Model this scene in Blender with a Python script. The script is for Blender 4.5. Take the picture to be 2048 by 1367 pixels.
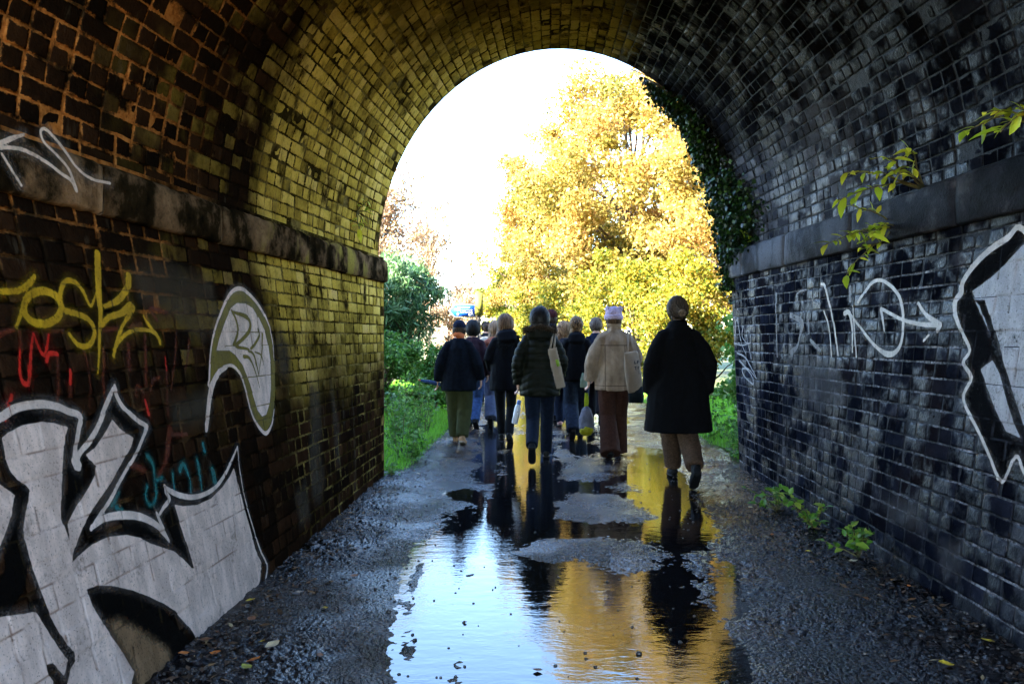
import bpy, bmesh, math, random
import numpy as np
from mathutils import Vector, Matrix

# ------------------------------------------------------------------ clear
for o in list(bpy.data.objects):
    bpy.data.objects.remove(o, do_unlink=True)
scene = bpy.context.scene
COL = scene.collection
R = math.radians

# ------------------------------------------------------------------ camera
EYE = 1.40                      # camera height in metres
cam_data = bpy.data.cameras.new('camera')
cam = bpy.data.objects.new('camera', cam_data)
COL.objects.link(cam)
cam.location = (0, 0, EYE)
cam.rotation_euler = (R(90), 0, 0)
cam_data.sensor_width = 36
cam_data.lens = 36 * 1550 / 2048
cam_data.shift_x = -61 / 2048
cam_data.shift_y = -8.5 / 2048
cam_data.clip_start = 0.05
cam_data.clip_end = 3000
scene.camera = cam

# ------------------------------------------------------------------ sky + sun
SUN_EL, SUN_AZ = 26.0, 53.0     # light travels towards +Y and SUN_AZ degrees towards +X
world = bpy.data.worlds.new('World')
scene.world = world
world.use_nodes = True
wn = world.node_tree
bg = wn.nodes['Background']
sky = wn.nodes.new('ShaderNodeTexSky')
sky.sky_type = 'NISHITA'
sky.sun_disc = False
sky.sun_elevation = R(SUN_EL)
sky.sun_rotation = R(180 + SUN_AZ)
sky.air_density = 1.0
sky.dust_density = 0.4
sky.ozone_density = 3.0
wn.links.new(sky.outputs[0], bg.inputs[0])
bg.inputs[1].default_value = 0.10
sun_data = bpy.data.lights.new('sun', 'SUN')
sun = bpy.data.objects.new('sun', sun_data)
COL.objects.link(sun)
sun_dir = Vector((math.sin(R(SUN_AZ)) * math.cos(R(SUN_EL)), math.cos(R(SUN_AZ)) * math.cos(R(SUN_EL)), -math.sin(R(SUN_EL))))
sun.rotation_euler = sun_dir.to_track_quat('-Z', 'Y').to_euler()
sun.location = (-20, -30, 30)
sun_data.energy = 2.9
sun_data.angle = R(0.53)
sun_data.color = (1.0, 0.92, 0.80)

# ------------------------------------------------------------------ exposure / render
vs = scene.view_settings
vs.view_transform = 'Standard'
vs.look = 'None'
vs.exposure = 4.3
vs.gamma = 1.0
vs.use_curve_mapping = False
cy = scene.cycles
cy.use_denoising = True
cy.max_bounces = 10
cy.diffuse_bounces = 6
cy.glossy_bounces = 5
cy.transmission_bounces = 4
cy.transparent_max_bounces = 12
cy.sample_clamp_indirect = 8.0
cy.caustics_reflective = False
cy.caustics_refractive = False

# ------------------------------------------------------------------ helpers: numpy noise
def _hash(ix, iy, iz, seed):
    n = (ix.astype(np.int64) * 374761393 + iy.astype(np.int64) * 668265263 + iz.astype(np.int64) * 2147483647 + seed * 974634777) & 0xffffffff
    n = ((n ^ (n >> 13)) * 1274126177) & 0xffffffff
    n = (n ^ (n >> 16)) & 0xffffffff
    return n.astype(np.float64) / 4294967295.0

def vnoise(x, y, z=None, seed=0):
    x = np.asarray(x, float); y = np.asarray(y, float)
    z = np.zeros_like(x) if z is None else np.asarray(z, float)
    ix, iy, iz = np.floor(x), np.floor(y), np.floor(z)
    fx, fy, fz = x - ix, y - iy, z - iz
    fx = fx * fx * (3 - 2 * fx); fy = fy * fy * (3 - 2 * fy); fz = fz * fz * (3 - 2 * fz)
    ix, iy, iz = ix.astype(np.int64), iy.astype(np.int64), iz.astype(np.int64)
    def h(a, b, c): return _hash(ix + a, iy + b, iz + c, seed)
    x00 = h(0,0,0) * (1 - fx) + h(1,0,0) * fx
    x10 = h(0,1,0) * (1 - fx) + h(1,1,0) * fx
    r0 = x00 * (1 - fy) + x10 * fy
    if np.all(fz == 0):
        return r0 * 2 - 1
    x01 = h(0,0,1) * (1 - fx) + h(1,0,1) * fx
    x11 = h(0,1,1) * (1 - fx) + h(1,1,1) * fx
    r1 = x01 * (1 - fy) + x11 * fy
    return (r0 * (1 - fz) + r1 * fz) * 2 - 1

def fbm(x, y, z=None, freq=1.0, octv=4, seed=0, gain=0.5):
    t, a, s = 0, 1.0, 0
    for k in range(octv):
        t = t + a * vnoise(np.asarray(x) * freq, np.asarray(y) * freq, None if z is None else np.asarray(z) * freq, seed + k * 17)
        s += a; a *= gain; freq *= 2.03
    return t / s

def sstep(a, b, x):
    t = np.clip((np.asarray(x, float) - a) / (b - a), 0, 1)
    return t * t * (3 - 2 * t)

# ------------------------------------------------------------------ helpers: meshes
def mesh_np(name, verts, faces):
    """verts (n,3); faces: (m,k) array or list of arrays of equal-size faces"""
    me = bpy.data.meshes.new(name)
    verts = np.asarray(verts, np.float32)
    fl = faces if isinstance(faces, list) else [faces]
    fl = [np.asarray(f, np.int32) for f in fl if len(f)]
    me.vertices.add(len(verts))
    me.vertices.foreach_set('co', verts.ravel())
    nl = sum(f.size for f in fl); nf = sum(len(f) for f in fl)
    me.loops.add(nl); me.polygons.add(nf)
    me.loops.foreach_set('vertex_index', np.concatenate([f.ravel() for f in fl]))
    tot = np.concatenate([np.full(len(f), f.shape[1], np.int32) for f in fl])
    start = np.concatenate([[0], np.cumsum(tot)[:-1]]).astype(np.int32)
    me.polygons.foreach_set('loop_start', start)
    me.update(calc_edges=True)
    return me

def attr(me, name, values, domain='POINT'):
    a = me.attributes.new(name, 'FLOAT', domain)
    a.data.foreach_set('value', np.asarray(values, np.float32))

def obj(name, me, mat=None, parent=None, loc=None, smooth=False):
    if mat is not None and not me.materials:
        me.materials.append(mat)
    if smooth:
        me.polygons.foreach_set('use_smooth', np.ones(len(me.polygons), bool))
    o = bpy.data.objects.new(name, me)
    COL.objects.link(o)
    if parent is not None: o.parent = parent
    if loc is not None: o.location = loc
    return o

def empty(name, loc=(0, 0, 0), rz=0.0):
    o = bpy.data.objects.new(name, None)
    COL.objects.link(o)
    o.location = loc; o.rotation_euler = (0, 0, rz)
    o.empty_display_size = 0.1
    return o

def tag(o, label=None, cat=None, group=None, kind=None):
    if label: o['label'] = label
    if cat: o['category'] = cat
    if group: o['group'] = group
    if kind: o['kind'] = kind
    return o

class MB:
    """collects vertices and faces, built as one mesh"""
    def __init__(s): s.v = []; s.f3 = []; s.f4 = []; s.n = 0
    def add(s, v, f):
        v = np.asarray(v, float).reshape(-1, 3)
        for q in f:
            (s.f4 if len(q) == 4 else s.f3).append([i + s.n for i in q])
        s.v.append(v); s.n += len(v)
        return s
    def box(s, c, d, rz=0.0, jitter=0.0, rng=None):
        c = np.array(c, float); d = np.array(d, float) / 2
        v = np.array([[x, y, z] for x in (-1, 1) for y in (-1, 1) for z in (-1, 1)], float) * d
        if jitter and rng is not None: v += rng.uniform(-jitter, jitter, v.shape)
        if rz:
            ca, sa = math.cos(rz), math.sin(rz)
            v = np.stack([v[:,0]*ca - v[:,1]*sa, v[:,0]*sa + v[:,1]*ca, v[:,2]], 1)
        return s.add(v + c, [(0,1,3,2),(4,6,7,5),(0,4,5,1),(2,3,7,6),(0,2,6,4),(1,5,7,3)])
    def tube(s, pts, rad, n=8, ref=None):
        """closed tube through pts; rad: radius or (ra, rb) per point"""
        P = np.asarray(pts, float)
        rad = [(r, r) if np.isscalar(r) else tuple(r) for r in (rad if not np.isscalar(rad) else [rad] * len(P))]
        D = np.gradient(P, axis=0); D /= np.linalg.norm(D, axis=1)[:, None] + 1e-12
        ref = np.array(ref if ref is not None else ((1, 0, 0) if abs(D[0][0]) < 0.8 else (0, 1, 0)), float)
        u = ref; rings = []
        for p, d, (ra, rb) in zip(P, D, rad):
            u = u - d * (u @ d); u /= np.linalg.norm(u) + 1e-12
            w = np.cross(d, u)
            a = np.arange(n) * 2 * np.pi / n
            rings.append(p + np.outer(np.cos(a) * ra, u) + np.outer(np.sin(a) * rb, w))
        v = np.concatenate(rings + [[P[0]], [P[-1]]])
        f = []
        k = len(P)
        for i in range(k - 1):
            for j in range(n):
                f.append((i*n + j, i*n + (j+1) % n, (i+1)*n + (j+1) % n, (i+1)*n + j))
        for j in range(n):
            f.append((k*n, (j+1) % n, j)); f.append((k*n + 1, (k-1)*n + j, (k-1)*n + (j+1) % n))
        return s.add(v, f)
    def ell(s, c, r, n=14, m=9):
        c = np.array(c, float); r = np.array(r, float)
        v = []
        for i in range(1, m):
            t = math.pi * i / m
            for j in range(n):
                a = 2 * math.pi * j / n
                v.append((math.sin(t)*math.cos(a), math.sin(t)*math.sin(a), math.cos(t)))
        v += [(0, 0, 1), (0, 0, -1)]
        f = []
        for i in range(m - 2):
            for j in range(n):
                f.append((i*n + j, (i+1)*n + j, (i+1)*n + (j+1) % n, i*n + (j+1) % n))
        t0 = (m - 1) * n
        for j in range(n):
            f.append((t0, j, (j+1) % n)); f.append((t0 + 1, (m-2)*n + (j+1) % n, (m-2)*n + j))
        return s.add(np.array(v) * r + c, f)
    def mesh(s, name):
        return mesh_np(name, np.concatenate(s.v), [f for f in (s.f4, s.f3) if f])
    def build(s, name, mat=None, parent=None, smooth=False, loc=None):
        return obj(name, s.mesh(name), mat, parent, loc, smooth)

def remesh(mb, voxel, smooth=4, fold=None):
    """voxel union of everything in mb -> smooth mesh; fold(co, no) -> displacement along the normal"""
    me = mb.mesh('tmp')
    o = bpy.data.objects.new('tmp', me); COL.objects.link(o)
    m = o.modifiers.new('r', 'REMESH'); m.mode = 'VOXEL'; m.voxel_size = voxel; m.use_smooth_shade = True
    if smooth:
        q = o.modifiers.new('s', 'SMOOTH'); q.factor = 0.5; q.iterations = smooth
    dg = bpy.context.evaluated_depsgraph_get()
    out = bpy.data.meshes.new_from_object(o.evaluated_get(dg))
    bpy.data.objects.remove(o, do_unlink=True); bpy.data.meshes.remove(me)
    if fold is not None:
        n = len(out.vertices)
        co = np.empty(n * 3, np.float32); out.vertices.foreach_get('co', co); co = co.reshape(-1, 3).astype(float)
        no = np.empty(n * 3, np.float32); out.vertices.foreach_get('normal', no); no = no.reshape(-1, 3).astype(float)
        co = co + no * np.asarray(fold(co, no))[:, None]
        out.vertices.foreach_set('co', co.astype(np.float32).ravel()); out.update()
    out.polygons.foreach_set('use_smooth', np.ones(len(out.polygons), bool))
    return out

# ------------------------------------------------------------------ helpers: node materials
class NM:
    def __init__(s, name):
        s.m = bpy.data.materials.new(name); s.m.use_nodes = True
        s.t = s.m.node_tree; s.t.nodes.clear()
        s.out = s.t.nodes.new('ShaderNodeOutputMaterial')
    def n(s, typ, ins=None, **props):
        nd = s.t.nodes.new('ShaderNode' + typ)
        for k, v in props.items(): setattr(nd, k, v)
        for k, v in (ins or {}).items():
            sk = nd.inputs[k]
            if isinstance(v, bpy.types.NodeSocket): s.t.links.new(v, sk)
            else: sk.default_value = v
        return nd
    def math(s, op, a, b=0.0, c=None, clamp=False):
        nd = s.n('Math', {0: a, 1: b} if c is None else {0: a, 1: b, 2: c}, operation=op); nd.use_clamp = clamp
        return nd.outputs[0]
    def mix(s, f, a, b, blend='MIX'):
        nd = s.n('Mix', data_type='RGBA', blend_type=blend)
        for i, v in ((0, f), (6, a), (7, b)):
            if isinstance(v, bpy.types.NodeSocket): s.t.links.new(v, nd.inputs[i])
            else: nd.inputs[i].default_value = v if i == 0 or len(v) == 4 else (*v, 1)
        return nd.outputs[2]
    def ramp(s, fac, stops, interp='LINEAR'):
        nd = s.n('ValToRGB', {0: fac}); cr = nd.color_ramp; cr.interpolation = interp
        while len(cr.elements) < len(stops): cr.elements.new(0.5)
        for e, (p, c) in zip(cr.elements, stops):
            e.position = p; e.color = (*c, 1) if len(c) == 3 else c
        return nd.outputs[0]
    def step(s, x, a, b):
        nd = s.n('MapRange', {0: x, 1: a, 2: b, 3: 0.0, 4: 1.0}, interpolation_type='SMOOTHSTEP')
        return nd.outputs[0]
    def noise(s, vec, scale, detail=4.0, rough=0.55, out=0):
        return s.n('TexNoise', {'Vector': vec, 'Scale': scale, 'Detail': detail, 'Roughness': rough}).outputs[out]
    def pos(s): return s.n('NewGeometry').outputs['Position']
    def sep(s, v):
        q = s.n('SeparateXYZ', {0: v}); return q.outputs[0], q.outputs[1], q.outputs[2]
    def scalevec(s, v, sc):
        return s.n('VectorMath', {0: v, 1: sc}, operation='MULTIPLY').outputs[0]
    def bump(s, h, strength=0.3, dist=0.01):
        return s.n('Bump', {'Height': h, 'Strength': strength, 'Distance': dist}).outputs[0]
    def bsdf(s, **ins):
        m = {k.replace('_', ' '): v for k, v in ins.items()}
        for k, v in m.items():
            if isinstance(v, tuple) and len(v) == 3 and 'Color' in k: m[k] = (*v, 1)
        nd = s.n('BsdfPrincipled', m)
        s.t.links.new(nd.outputs[0], s.out.inputs[0])
        return nd

def simple(name, col, rough=0.8, var=0.25, scale=30.0, bump=0.2, metallic=0.0, dist=0.004, spec=0.4):
    """a cloth / paint like material: colour broken up by object-space noise, fine relief"""
    k = NM(name)
    tc = k.n('TexCoord').outputs['Object']
    f = k.noise(tc, scale, 5)
    lo = tuple(c * (1 - var) for c in col); hi = tuple(min(1, c * (1 + var)) for c in col)
    c = k.ramp(f, [(0.3, lo), (0.7, hi)])
    f2 = k.noise(tc, scale * 8, 3)
    k.bsdf(Base_Color=c, Roughness=rough, Metallic=metallic, Specular_IOR_Level=spec, Normal=k.bump(f2, bump, dist))
    return k.m

def leafmat(name, stops, trans=0.35, rough=0.5, spec=0.4, rand=False):
    k = NM(name)
    a = k.n('Attribute', attribute_name='col').outputs['Fac']
    rnd = k.n('ObjectInfo').outputs['Random']
    f = k.math('FRACT', k.math('ADD', a, rnd)) if rand else a
    c = k.ramp(f, stops)
    p = k.n('BsdfPrincipled', {'Base Color': c, 'Roughness': rough, 'Specular IOR Level': spec})
    t = k.n('BsdfTranslucent', {'Color': c})
    mx = k.n('MixShader', {0: trans, 1: p.outputs[0], 2: t.outputs[0]})
    k.t.links.new(mx.outputs[0], k.out.inputs[0])
    return k.m

def px(x, y, d):
    """a point d metres ahead that the photograph shows at pixel x, y"""
    return np.array([(x - 1085) * d / 1550, d, EYE + (675 - y) * d / 1550])
# ================================================================== GROUND
def path_shift(y):
    return -0.0016 * np.clip(np.asarray(y, float) - 14, 0, None) ** 2

def ground_z(x, y):
    x = np.asarray(x, float) - path_shift(np.clip(y, None, 60)); y = np.asarray(y, float)
    left = np.clip(-1.30 - x, 0, None); right = np.clip(x - 2.10, 0, None)
    z = -0.07 + 0.09 * sstep(0, 0.25, left) + 0.42 * sstep(0.1, 3.2, left) + 0.09 * sstep(0, 0.25, right) + 0.25 * sstep(0.1, 3.0, right)
    out = sstep(7.3, 8.4, y - 0.16 * x)
    bump = 0.05 * fbm(x, y, freq=0.9, octv=3, seed=5) * sstep(0, 1.0, left + right)
    zz = (z + bump) * out + (-0.09) * (1 - out)
    back = sstep(-5.0, -6.0, y)
    return zz * (1 - back) + back * (-0.09 + 0.4 * sstep(2.5, 8.0, np.abs(x)))

k = NM('ground_grass')
p = k.pos()
n1 = k.noise(p, 0.5, 4); n2 = k.noise(p, 9.0, 5)
c = k.mix(k.step(n1, 0.38, 0.62), k.ramp(n2, [(0.3, (0.035, 0.05, 0.012)), (0.7, (0.08, 0.13, 0.02))]), k.ramp(n2, [(0.3, (0.06, 0.06, 0.02)), (0.7, (0.16, 0.15, 0.045))]))
k.bsdf(Base_Color=c, Roughness=0.9, Normal=k.bump(n2, 0.8, 0.05))
MAT_GROUND = k.m

def grid_axis(segs):
    return np.unique(np.concatenate([np.arange(a, b, st) for a, b, st in segs]))
gx = grid_axis([(-600, -60, 60), (-60, -12, 6), (-12, 12, 0.35), (12, 60, 6), (60, 601, 60)])
gy = grid_axis([(-300, -40, 40), (-40, -8, 4), (-8, 40, 0.4), (40, 100, 6), (100, 1201, 100)])
GX, GY = np.meshgrid(gx, gy)
def grid_faces(nr, nc):
    i = np.arange(nr - 1)[:, None] * nc + np.arange(nc - 1)[None, :]
    return np.stack([i, i + 1, i + nc + 1, i + nc], -1).reshape(-1, 4)
me = mesh_np('ground', np.stack([GX, GY, ground_z(GX, GY)], -1).reshape(-1, 3), grid_faces(len(gy), len(gx)))
g = obj('ground', me, MAT_GROUND, smooth=True); tag(g, kind='structure')

# ---- the wet path: a real relief, so that the puddles find their own outlines
def G(pts):  # photograph pixel on the path -> metres
    return np.array([((x - 1085) * EYE / (y - 675), 1550 * EYE / (y - 675)) for x, y in pts])

def poly_sdf(P, X, Y):
    """signed distance (negative inside) of points to the closed polygon P"""
    d = np.full(X.shape, 1e9); ins = np.zeros(X.shape, bool)
    n = len(P)
    for i in range(n):
        ax, ay = P[i]; bx, by = P[(i + 1) % n]
        ex, ey = bx - ax, by - ay
        t = np.clip(((X - ax) * ex + (Y - ay) * ey) / (ex * ex + ey * ey + 1e-12), 0, 1)
        d = np.minimum(d, (X - ax - t * ex) ** 2 + (Y - ay - t * ey) ** 2)
        cond = (ay > Y) != (by > Y)
        with np.errstate(divide='ignore', invalid='ignore'):
            xi = ax + (Y - ay) * ex / (ey if ey != 0 else 1e-12)
        ins ^= cond & (X < xi)
    return np.where(ins, -1, 1) * np.sqrt(d)

WATER = [
    [(800, 1480), (770, 1367), (785, 1250), (800, 1140), (850, 1078), (905, 1040), (960, 1008), (990, 985), (1005, 950), (1015, 900), (1035, 860),
     (1050, 820), (1085, 815), (1105, 870), (1110, 930), (1130, 958), (1180, 962), (1255, 950), (1270, 900), (1290, 830), (1400, 830), (1385, 900), (1400, 960),
     (1410, 1000), (1445, 1050), (1430, 1100), (1485, 1150), (1505, 1220), (1455, 1262), (1510, 1310), (1500, 1367), (1500, 1480)],
    [(895, 985), (930, 977), (970, 983), (985, 998), (960, 1006), (905, 1001)],
    [(893, 1045), (905, 1020), (940, 1012), (972, 1018), (985, 1035), (955, 1062), (900, 1062)],
    [(948, 965), (953, 900), (962, 840), (980, 800), (1015, 800), (1005, 870), (995, 965)],
    [(1120, 880), (1150, 850), (1190, 860), (1195, 900), (1150, 915)],
]
DRY = [
    [(1110, 1002), (1150, 985), (1240, 988), (1262, 1008), (1305, 1030), (1285, 1043), (1180, 1042), (1108, 1036)],
    [(1040, 1108), (1075, 1082), (1180, 1071), (1275, 1080), (1340, 1112), (1300, 1140), (1240, 1152), (1160, 1122), (1080, 1128)],
    [(1228, 972), (1250, 964), (1278, 970), (1275, 981), (1240, 983)],
    [(1380, 1110), (1410, 1100), (1435, 1170), (1425, 1215), (1395, 1190)],
]
NEAR, FAR = 2.6, 46.0
rows = [NEAR]
while rows[-1] < FAR: rows.append(rows[-1] * (1.0028 if rows[-1] < 8.5 else 1.005 if rows[-1] < 14 else 1.014))
rows = np.array(rows)
cols = np.arange(-2.05, 2.66, 0.0082)
PX, PY = np.meshgrid(cols, rows)
sd = np.full(PX.shape, 9.0)
for w in WATER: sd = np.minimum(sd, poly_sdf(G(w), PX, PY))
for w in DRY: sd = np.maximum(sd, -poly_sdf(G(w), PX, PY))
asp = 1.0 + 0.25 * np.clip(PY - 4, 0, 8)          # outlines stretch away from the eye
sd = sd / asp
far_w = fbm(PX * 1.2, PY * 0.45, freq=1.0, octv=4, seed=31) - 0.04
sd = np.where(PY > 12.2, np.minimum(sd, far_w * 0.4), sd)
sd = sd + 0.085 * fbm(PX, PY * 0.8, freq=3.4, octv=5, seed=3, gain=0.62)
gravel = 0.5 * fbm(PX, PY, freq=30, octv=2, seed=8, gain=0.8) + 0.75 * vnoise(PX * 58, PY * 58, seed=9) * vnoise(PX * 9, PY * 9, seed=10)
coarse = fbm(PX, PY, freq=2.2, octv=3, seed=11)
edge_l = sstep(0.75, 0.0, PX + 1.57); edge_r = sstep(0.95, 0.0, 2.12 - PX)
edge = np.maximum(edge_l, edge_r)
H = 0.010 * np.tanh(sd / 0.15) + 0.004 * coarse * sstep(-0.1, 0.1, sd)
patch = sstep(-0.25, 0.35, fbm(PX, PY * 0.7, freq=1.7, octv=3, seed=51))
H += gravel * ((0.003 + 0.007 * patch) + (0.004 + 0.012 * patch) * edge)
H += 0.03 * edge + 0.01 * edge * fbm(PX, PY, freq=6, octv=3, seed=21)
for line, amp, wd in (([(905, 1480), (915, 1367), (925, 1290), (930, 1220), (940, 1150)], 0.0125, 0.09), ([(1080, 1480), (1100, 1367), (1180, 1330), (1300, 1340), (1420, 1367)], 0.0115, 0.10), ([(760, 1400), (800, 1300), (805, 1200), (830, 1130)], 0.010, 0.12)):
    Pl = G(line); dl = np.full(PX.shape, 9.0)
    for i in range(len(Pl) - 1):
        ax, ay = Pl[i]; ex, ey = Pl[i+1] - Pl[i]; t = np.clip(((PX - ax)*ex + (PY - ay)*ey) / (ex*ex + ey*ey), 0, 1)
        dl = np.minimum(dl, np.hypot(PX - ax - t*ex, PY - ay - t*ey))
    H += amp * np.exp(-(dl / wd) ** 2) * sstep(0.0, -0.1, sd) * (0.6 + 0.5 * fbm(PX, PY, freq=5, octv=2, seed=41))
outside = sstep(7.6, 8.6, PY)
H -= outside * (0.07 * sstep(-1.33, -1.75, PX) + 0.07 * sstep(2.12, 2.5, PX))
PXs = PX + path_shift(PY)
path_me = mesh_np('path', np.stack([PXs, PY, H], -1).reshape(-1, 3), grid_faces(len(rows), len(cols)))
attr(path_me, 'gravel', edge.ravel())

k = NM('wet_tarmac')
p = k.pos()
ga = k.n('Attribute', attribute_name='gravel').outputs['Fac']
n1 = k.noise(p, 3.0, 5); n2 = k.noise(p, 60.0, 4); n3 = k.noise(p, 190.0, 3)
chips = k.n('TexVoronoi', {'Vector': p, 'Scale': 58.0}, feature='F1')
chipc = k.sep(chips.outputs['Color'])[0]
tar = k.ramp(k.math('ADD', k.math('MULTIPLY', chipc, 0.55), k.math('MULTIPLY', n1, 0.5)), [(0.25, (0.0025, 0.0025, 0.0035)), (0.6, (0.008, 0.008, 0.011)), (0.95, (0.05, 0.048, 0.055))])
mud = k.ramp(k.math('ADD', k.math('MULTIPLY', chipc, 0.5), k.math('MULTIPLY', n2, 0.5)), [(0.25, (0.0025, 0.002, 0.0015)), (0.6, (0.009, 0.006, 0.0045)), (0.9, (0.07, 0.052, 0.040))])
c = k.mix(k.math('MULTIPLY', ga, k.step(n1, 0.3, 0.6)), tar, mud)
wet = k.step(n1, 0.36, 0.62)
rough = k.math('ADD', k.math('MULTIPLY', wet, 0.17), k.math('ADD', 0.07, k.math('MULTIPLY', chipc, 0.10)))
h = k.math('ADD', k.math('MULTIPLY', chips.outputs['Distance'], -0.8), k.math('ADD', k.math('MULTIPLY', n2, 1.3), k.math('MULTIPLY', n3, 0.5)))
k.bsdf(Base_Color=c, Roughness=rough, IOR=1.45, Specular_IOR_Level=k.math('SUBTRACT', 0.65, k.math('MULTIPLY', ga, 0.40)), Normal=k.bump(h, k.math('ADD', 0.30, k.math('MULTIPLY', k.step(k.noise(p, 1.6, 4), 0.40, 0.60), 0.55)), 0.014))
MAT_PATH = k.m
path = obj('path', path_me, MAT_PATH, smooth=True); tag(path, kind='structure')
# the path behind the camera: unseen, leaf colours added to bounce warm light
bx = np.arange(-2.6, 3.0, 0.2); by = np.arange(-30, 2.72, 0.2)
BX, BY = np.meshgrid(bx, by)
m2 = mesh_np('path', np.stack([BX, BY, 0.004 + 0.006 * fbm(BX, BY, freq=2, seed=2)], -1).reshape(-1, 3), grid_faces(len(by), len(bx)))
attr(m2, 'gravel', np.zeros(BX.size))
k = NM('warm_bounce_path'); p = k.pos(); v_ = k.n('TexVoronoi', {'Vector': p, 'Scale': 14.0}, feature='F1')
k.bsdf(Base_Color=k.mix(k.step(k.noise(p, 3.0, 4), 0.36, 0.55), (0.06, 0.045, 0.035), k.ramp(k.sep(v_.outputs['Color'])[0], [(0.0, (0.16, 0.07, 0.025)), (0.5, (0.40, 0.21, 0.06)), (1.0, (0.50, 0.34, 0.10))])), Roughness=0.7)
b = obj('path', m2, k.m, smooth=True); tag(b, kind='structure')

# ---- puddle water: one level sheet, the path rises through it
k = NM('puddle_water')
p = k.pos()
rp = k.scalevec(p, (1.0, 2.2, 1.0))
w1 = k.noise(rp, 7.0, 3); w2 = k.noise(rp, 30.0, 2); w3 = k.noise(p, 75.0, 2)
gust = k.step(k.noise(p, 1.3, 3), 0.42, 0.60)
hh = k.math('ADD', k.math('MULTIPLY', w1, 0.8), k.math('MULTIPLY', k.math('ADD', k.math('MULTIPLY', w2, 0.34), k.math('MULTIPLY', w3, 0.10)), k.math('ADD', 0.35, gust)))
k.bsdf(Base_Color=(0.006, 0.006, 0.007), Roughness=0.03, IOR=1.5, Specular_IOR_Level=0.9, Normal=k.bump(hh, 0.085, 0.02))
MAT_WATER = k.m
wr = np.concatenate([np.arange(2.6, 46, 0.9)])
wl = path_shift(wr)
wv = np.concatenate([np.stack([wl - 1.28, wr, 0 * wr], 1), np.stack([wl + 2.06, wr, 0 * wr], 1)])
nn = len(wr)
wf = [(i, i + nn, i + nn + 1, i + 1) for i in range(nn - 1)]
wo = obj('puddle_water', mesh_np('puddle_water', wv, np.array(wf)), MAT_WATER); tag(wo, kind='structure')

# ---- loose grit lying on the path
rng = np.random.default_rng(7)
def stone_mesh(r, rng):
    mb = MB(); mb.ell((0, 0, 0), (r, r * rng.uniform(.6, .95), r * rng.uniform(.4, .7)), 6, 4)
    v = mb.v[0]; v *= 1 + rng.uniform(-.18, .18, (len(v), 1)); return mb
def path_h(x, y):
    i = np.searchsorted(rows, y) - 1; j = np.searchsorted(cols, x - float(path_shift(y))) - 1
    i = min(max(i, 0), len(rows) - 2); j = min(max(j, 0), len(cols) - 2)
    return max(float(H[i:i+2, j:j+2].max()), 0.0)
grit = MB(); cnt = 0
while cnt < 1500:
    t = rng.random()
    y = 2.75 * (9.5 / 2.75) ** (rng.random() ** 1.5)
    if t < 0.45: x = -1.55 + abs(rng.normal(0, 0.35))
    elif t < 0.8: x = 2.1 + 0.04 - abs(rng.normal(0, 0.45))
    else: x = rng.uniform(-1.2, 1.9)
    r = rng.uniform(0.004, 0.011) * (1.5 if rng.random() < .07 else 1)
    q = stone_mesh(r, rng); a = rng.uniform(0, 6.28); v = q.v[0]
    v = np.stack([v[:,0]*np.cos(a) - v[:,1]*np.sin(a), v[:,0]*np.sin(a) + v[:,1]*np.cos(a), v[:,2]], 1)
    grit.add(v + (x, y, path_h(x, y) + r * .2), [tuple(f) for f in q.f4 + q.f3]); cnt += 1
k = NM('grit'); p = k.pos(); n = k.noise(p, 25.0, 2)
k.bsdf(Base_Color=k.ramp(n, [(0.35, (0.02, 0.018, 0.018)), (0.6, (0.06, 0.05, 0.045)), (0.75, (0.16, 0.14, 0.13))]), Roughness=0.35)
tag(grit.build('gravel', k.m), 'loose grit and small stones scattered over the wet path', 'gravel', kind='stuff')
# ================================================================== BRIDGE
YL, YR = 7.65, 8.20             # where the left and the right wall end: the mouth is a little skew
ZL, ZR = 1.936, 2.02            # underside of the stone ledge
TL, TR = 2.165, 2.30            # top of the ledge, where the vault springs
LEN = 9.2                      # length of the passage
def seff(s): return np.minimum(s, 6.0)
def XL(s, z): return -1.565 - 0.093 * seff(s) * np.minimum(z, 1.94) / 1.94
def XR(s, z): return 2.085 - 0.09 * np.minimum(z, 1.94) / 1.94 + 0.084 * seff(s) * np.minimum(z, 1.94) / 1.94
def yend(x): return YL + (x + 1.565) * (YR - YL) / 3.56
def P_left(s, z): return np.stack([XL(s, z), YL - s, z + 0 * s], -1)
def P_right(s, z): return np.stack([XR(s, z), YR - s, z + 0 * s], -1)
def P_vault(s, th):
    x0 = XL(s, 1.94) - 0.055; x1 = XR(s, 1.94) + 0.04
    c, a = (x0 + x1) / 2, (x1 - x0) / 2
    x = c - a * np.cos(th)
    f = (1 - np.cos(th)) / 2
    zs = TL + (TR - TL) * f
    return np.stack([x, yend(c - 1.82 * np.cos(th)) - s, zs + 2.12 * np.sin(th)], -1)

# ---- materials
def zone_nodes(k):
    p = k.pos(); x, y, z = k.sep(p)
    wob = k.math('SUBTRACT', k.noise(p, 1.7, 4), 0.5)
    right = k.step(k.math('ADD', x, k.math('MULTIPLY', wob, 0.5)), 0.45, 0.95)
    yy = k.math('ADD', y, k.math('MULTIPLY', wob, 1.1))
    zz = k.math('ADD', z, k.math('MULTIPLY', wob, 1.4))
    mouth = k.step(yy, 4.85, 5.35)                       # reach of the yellow glow painted into the left side
    return p, x, y, z, right, yy, zz, mouth

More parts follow.
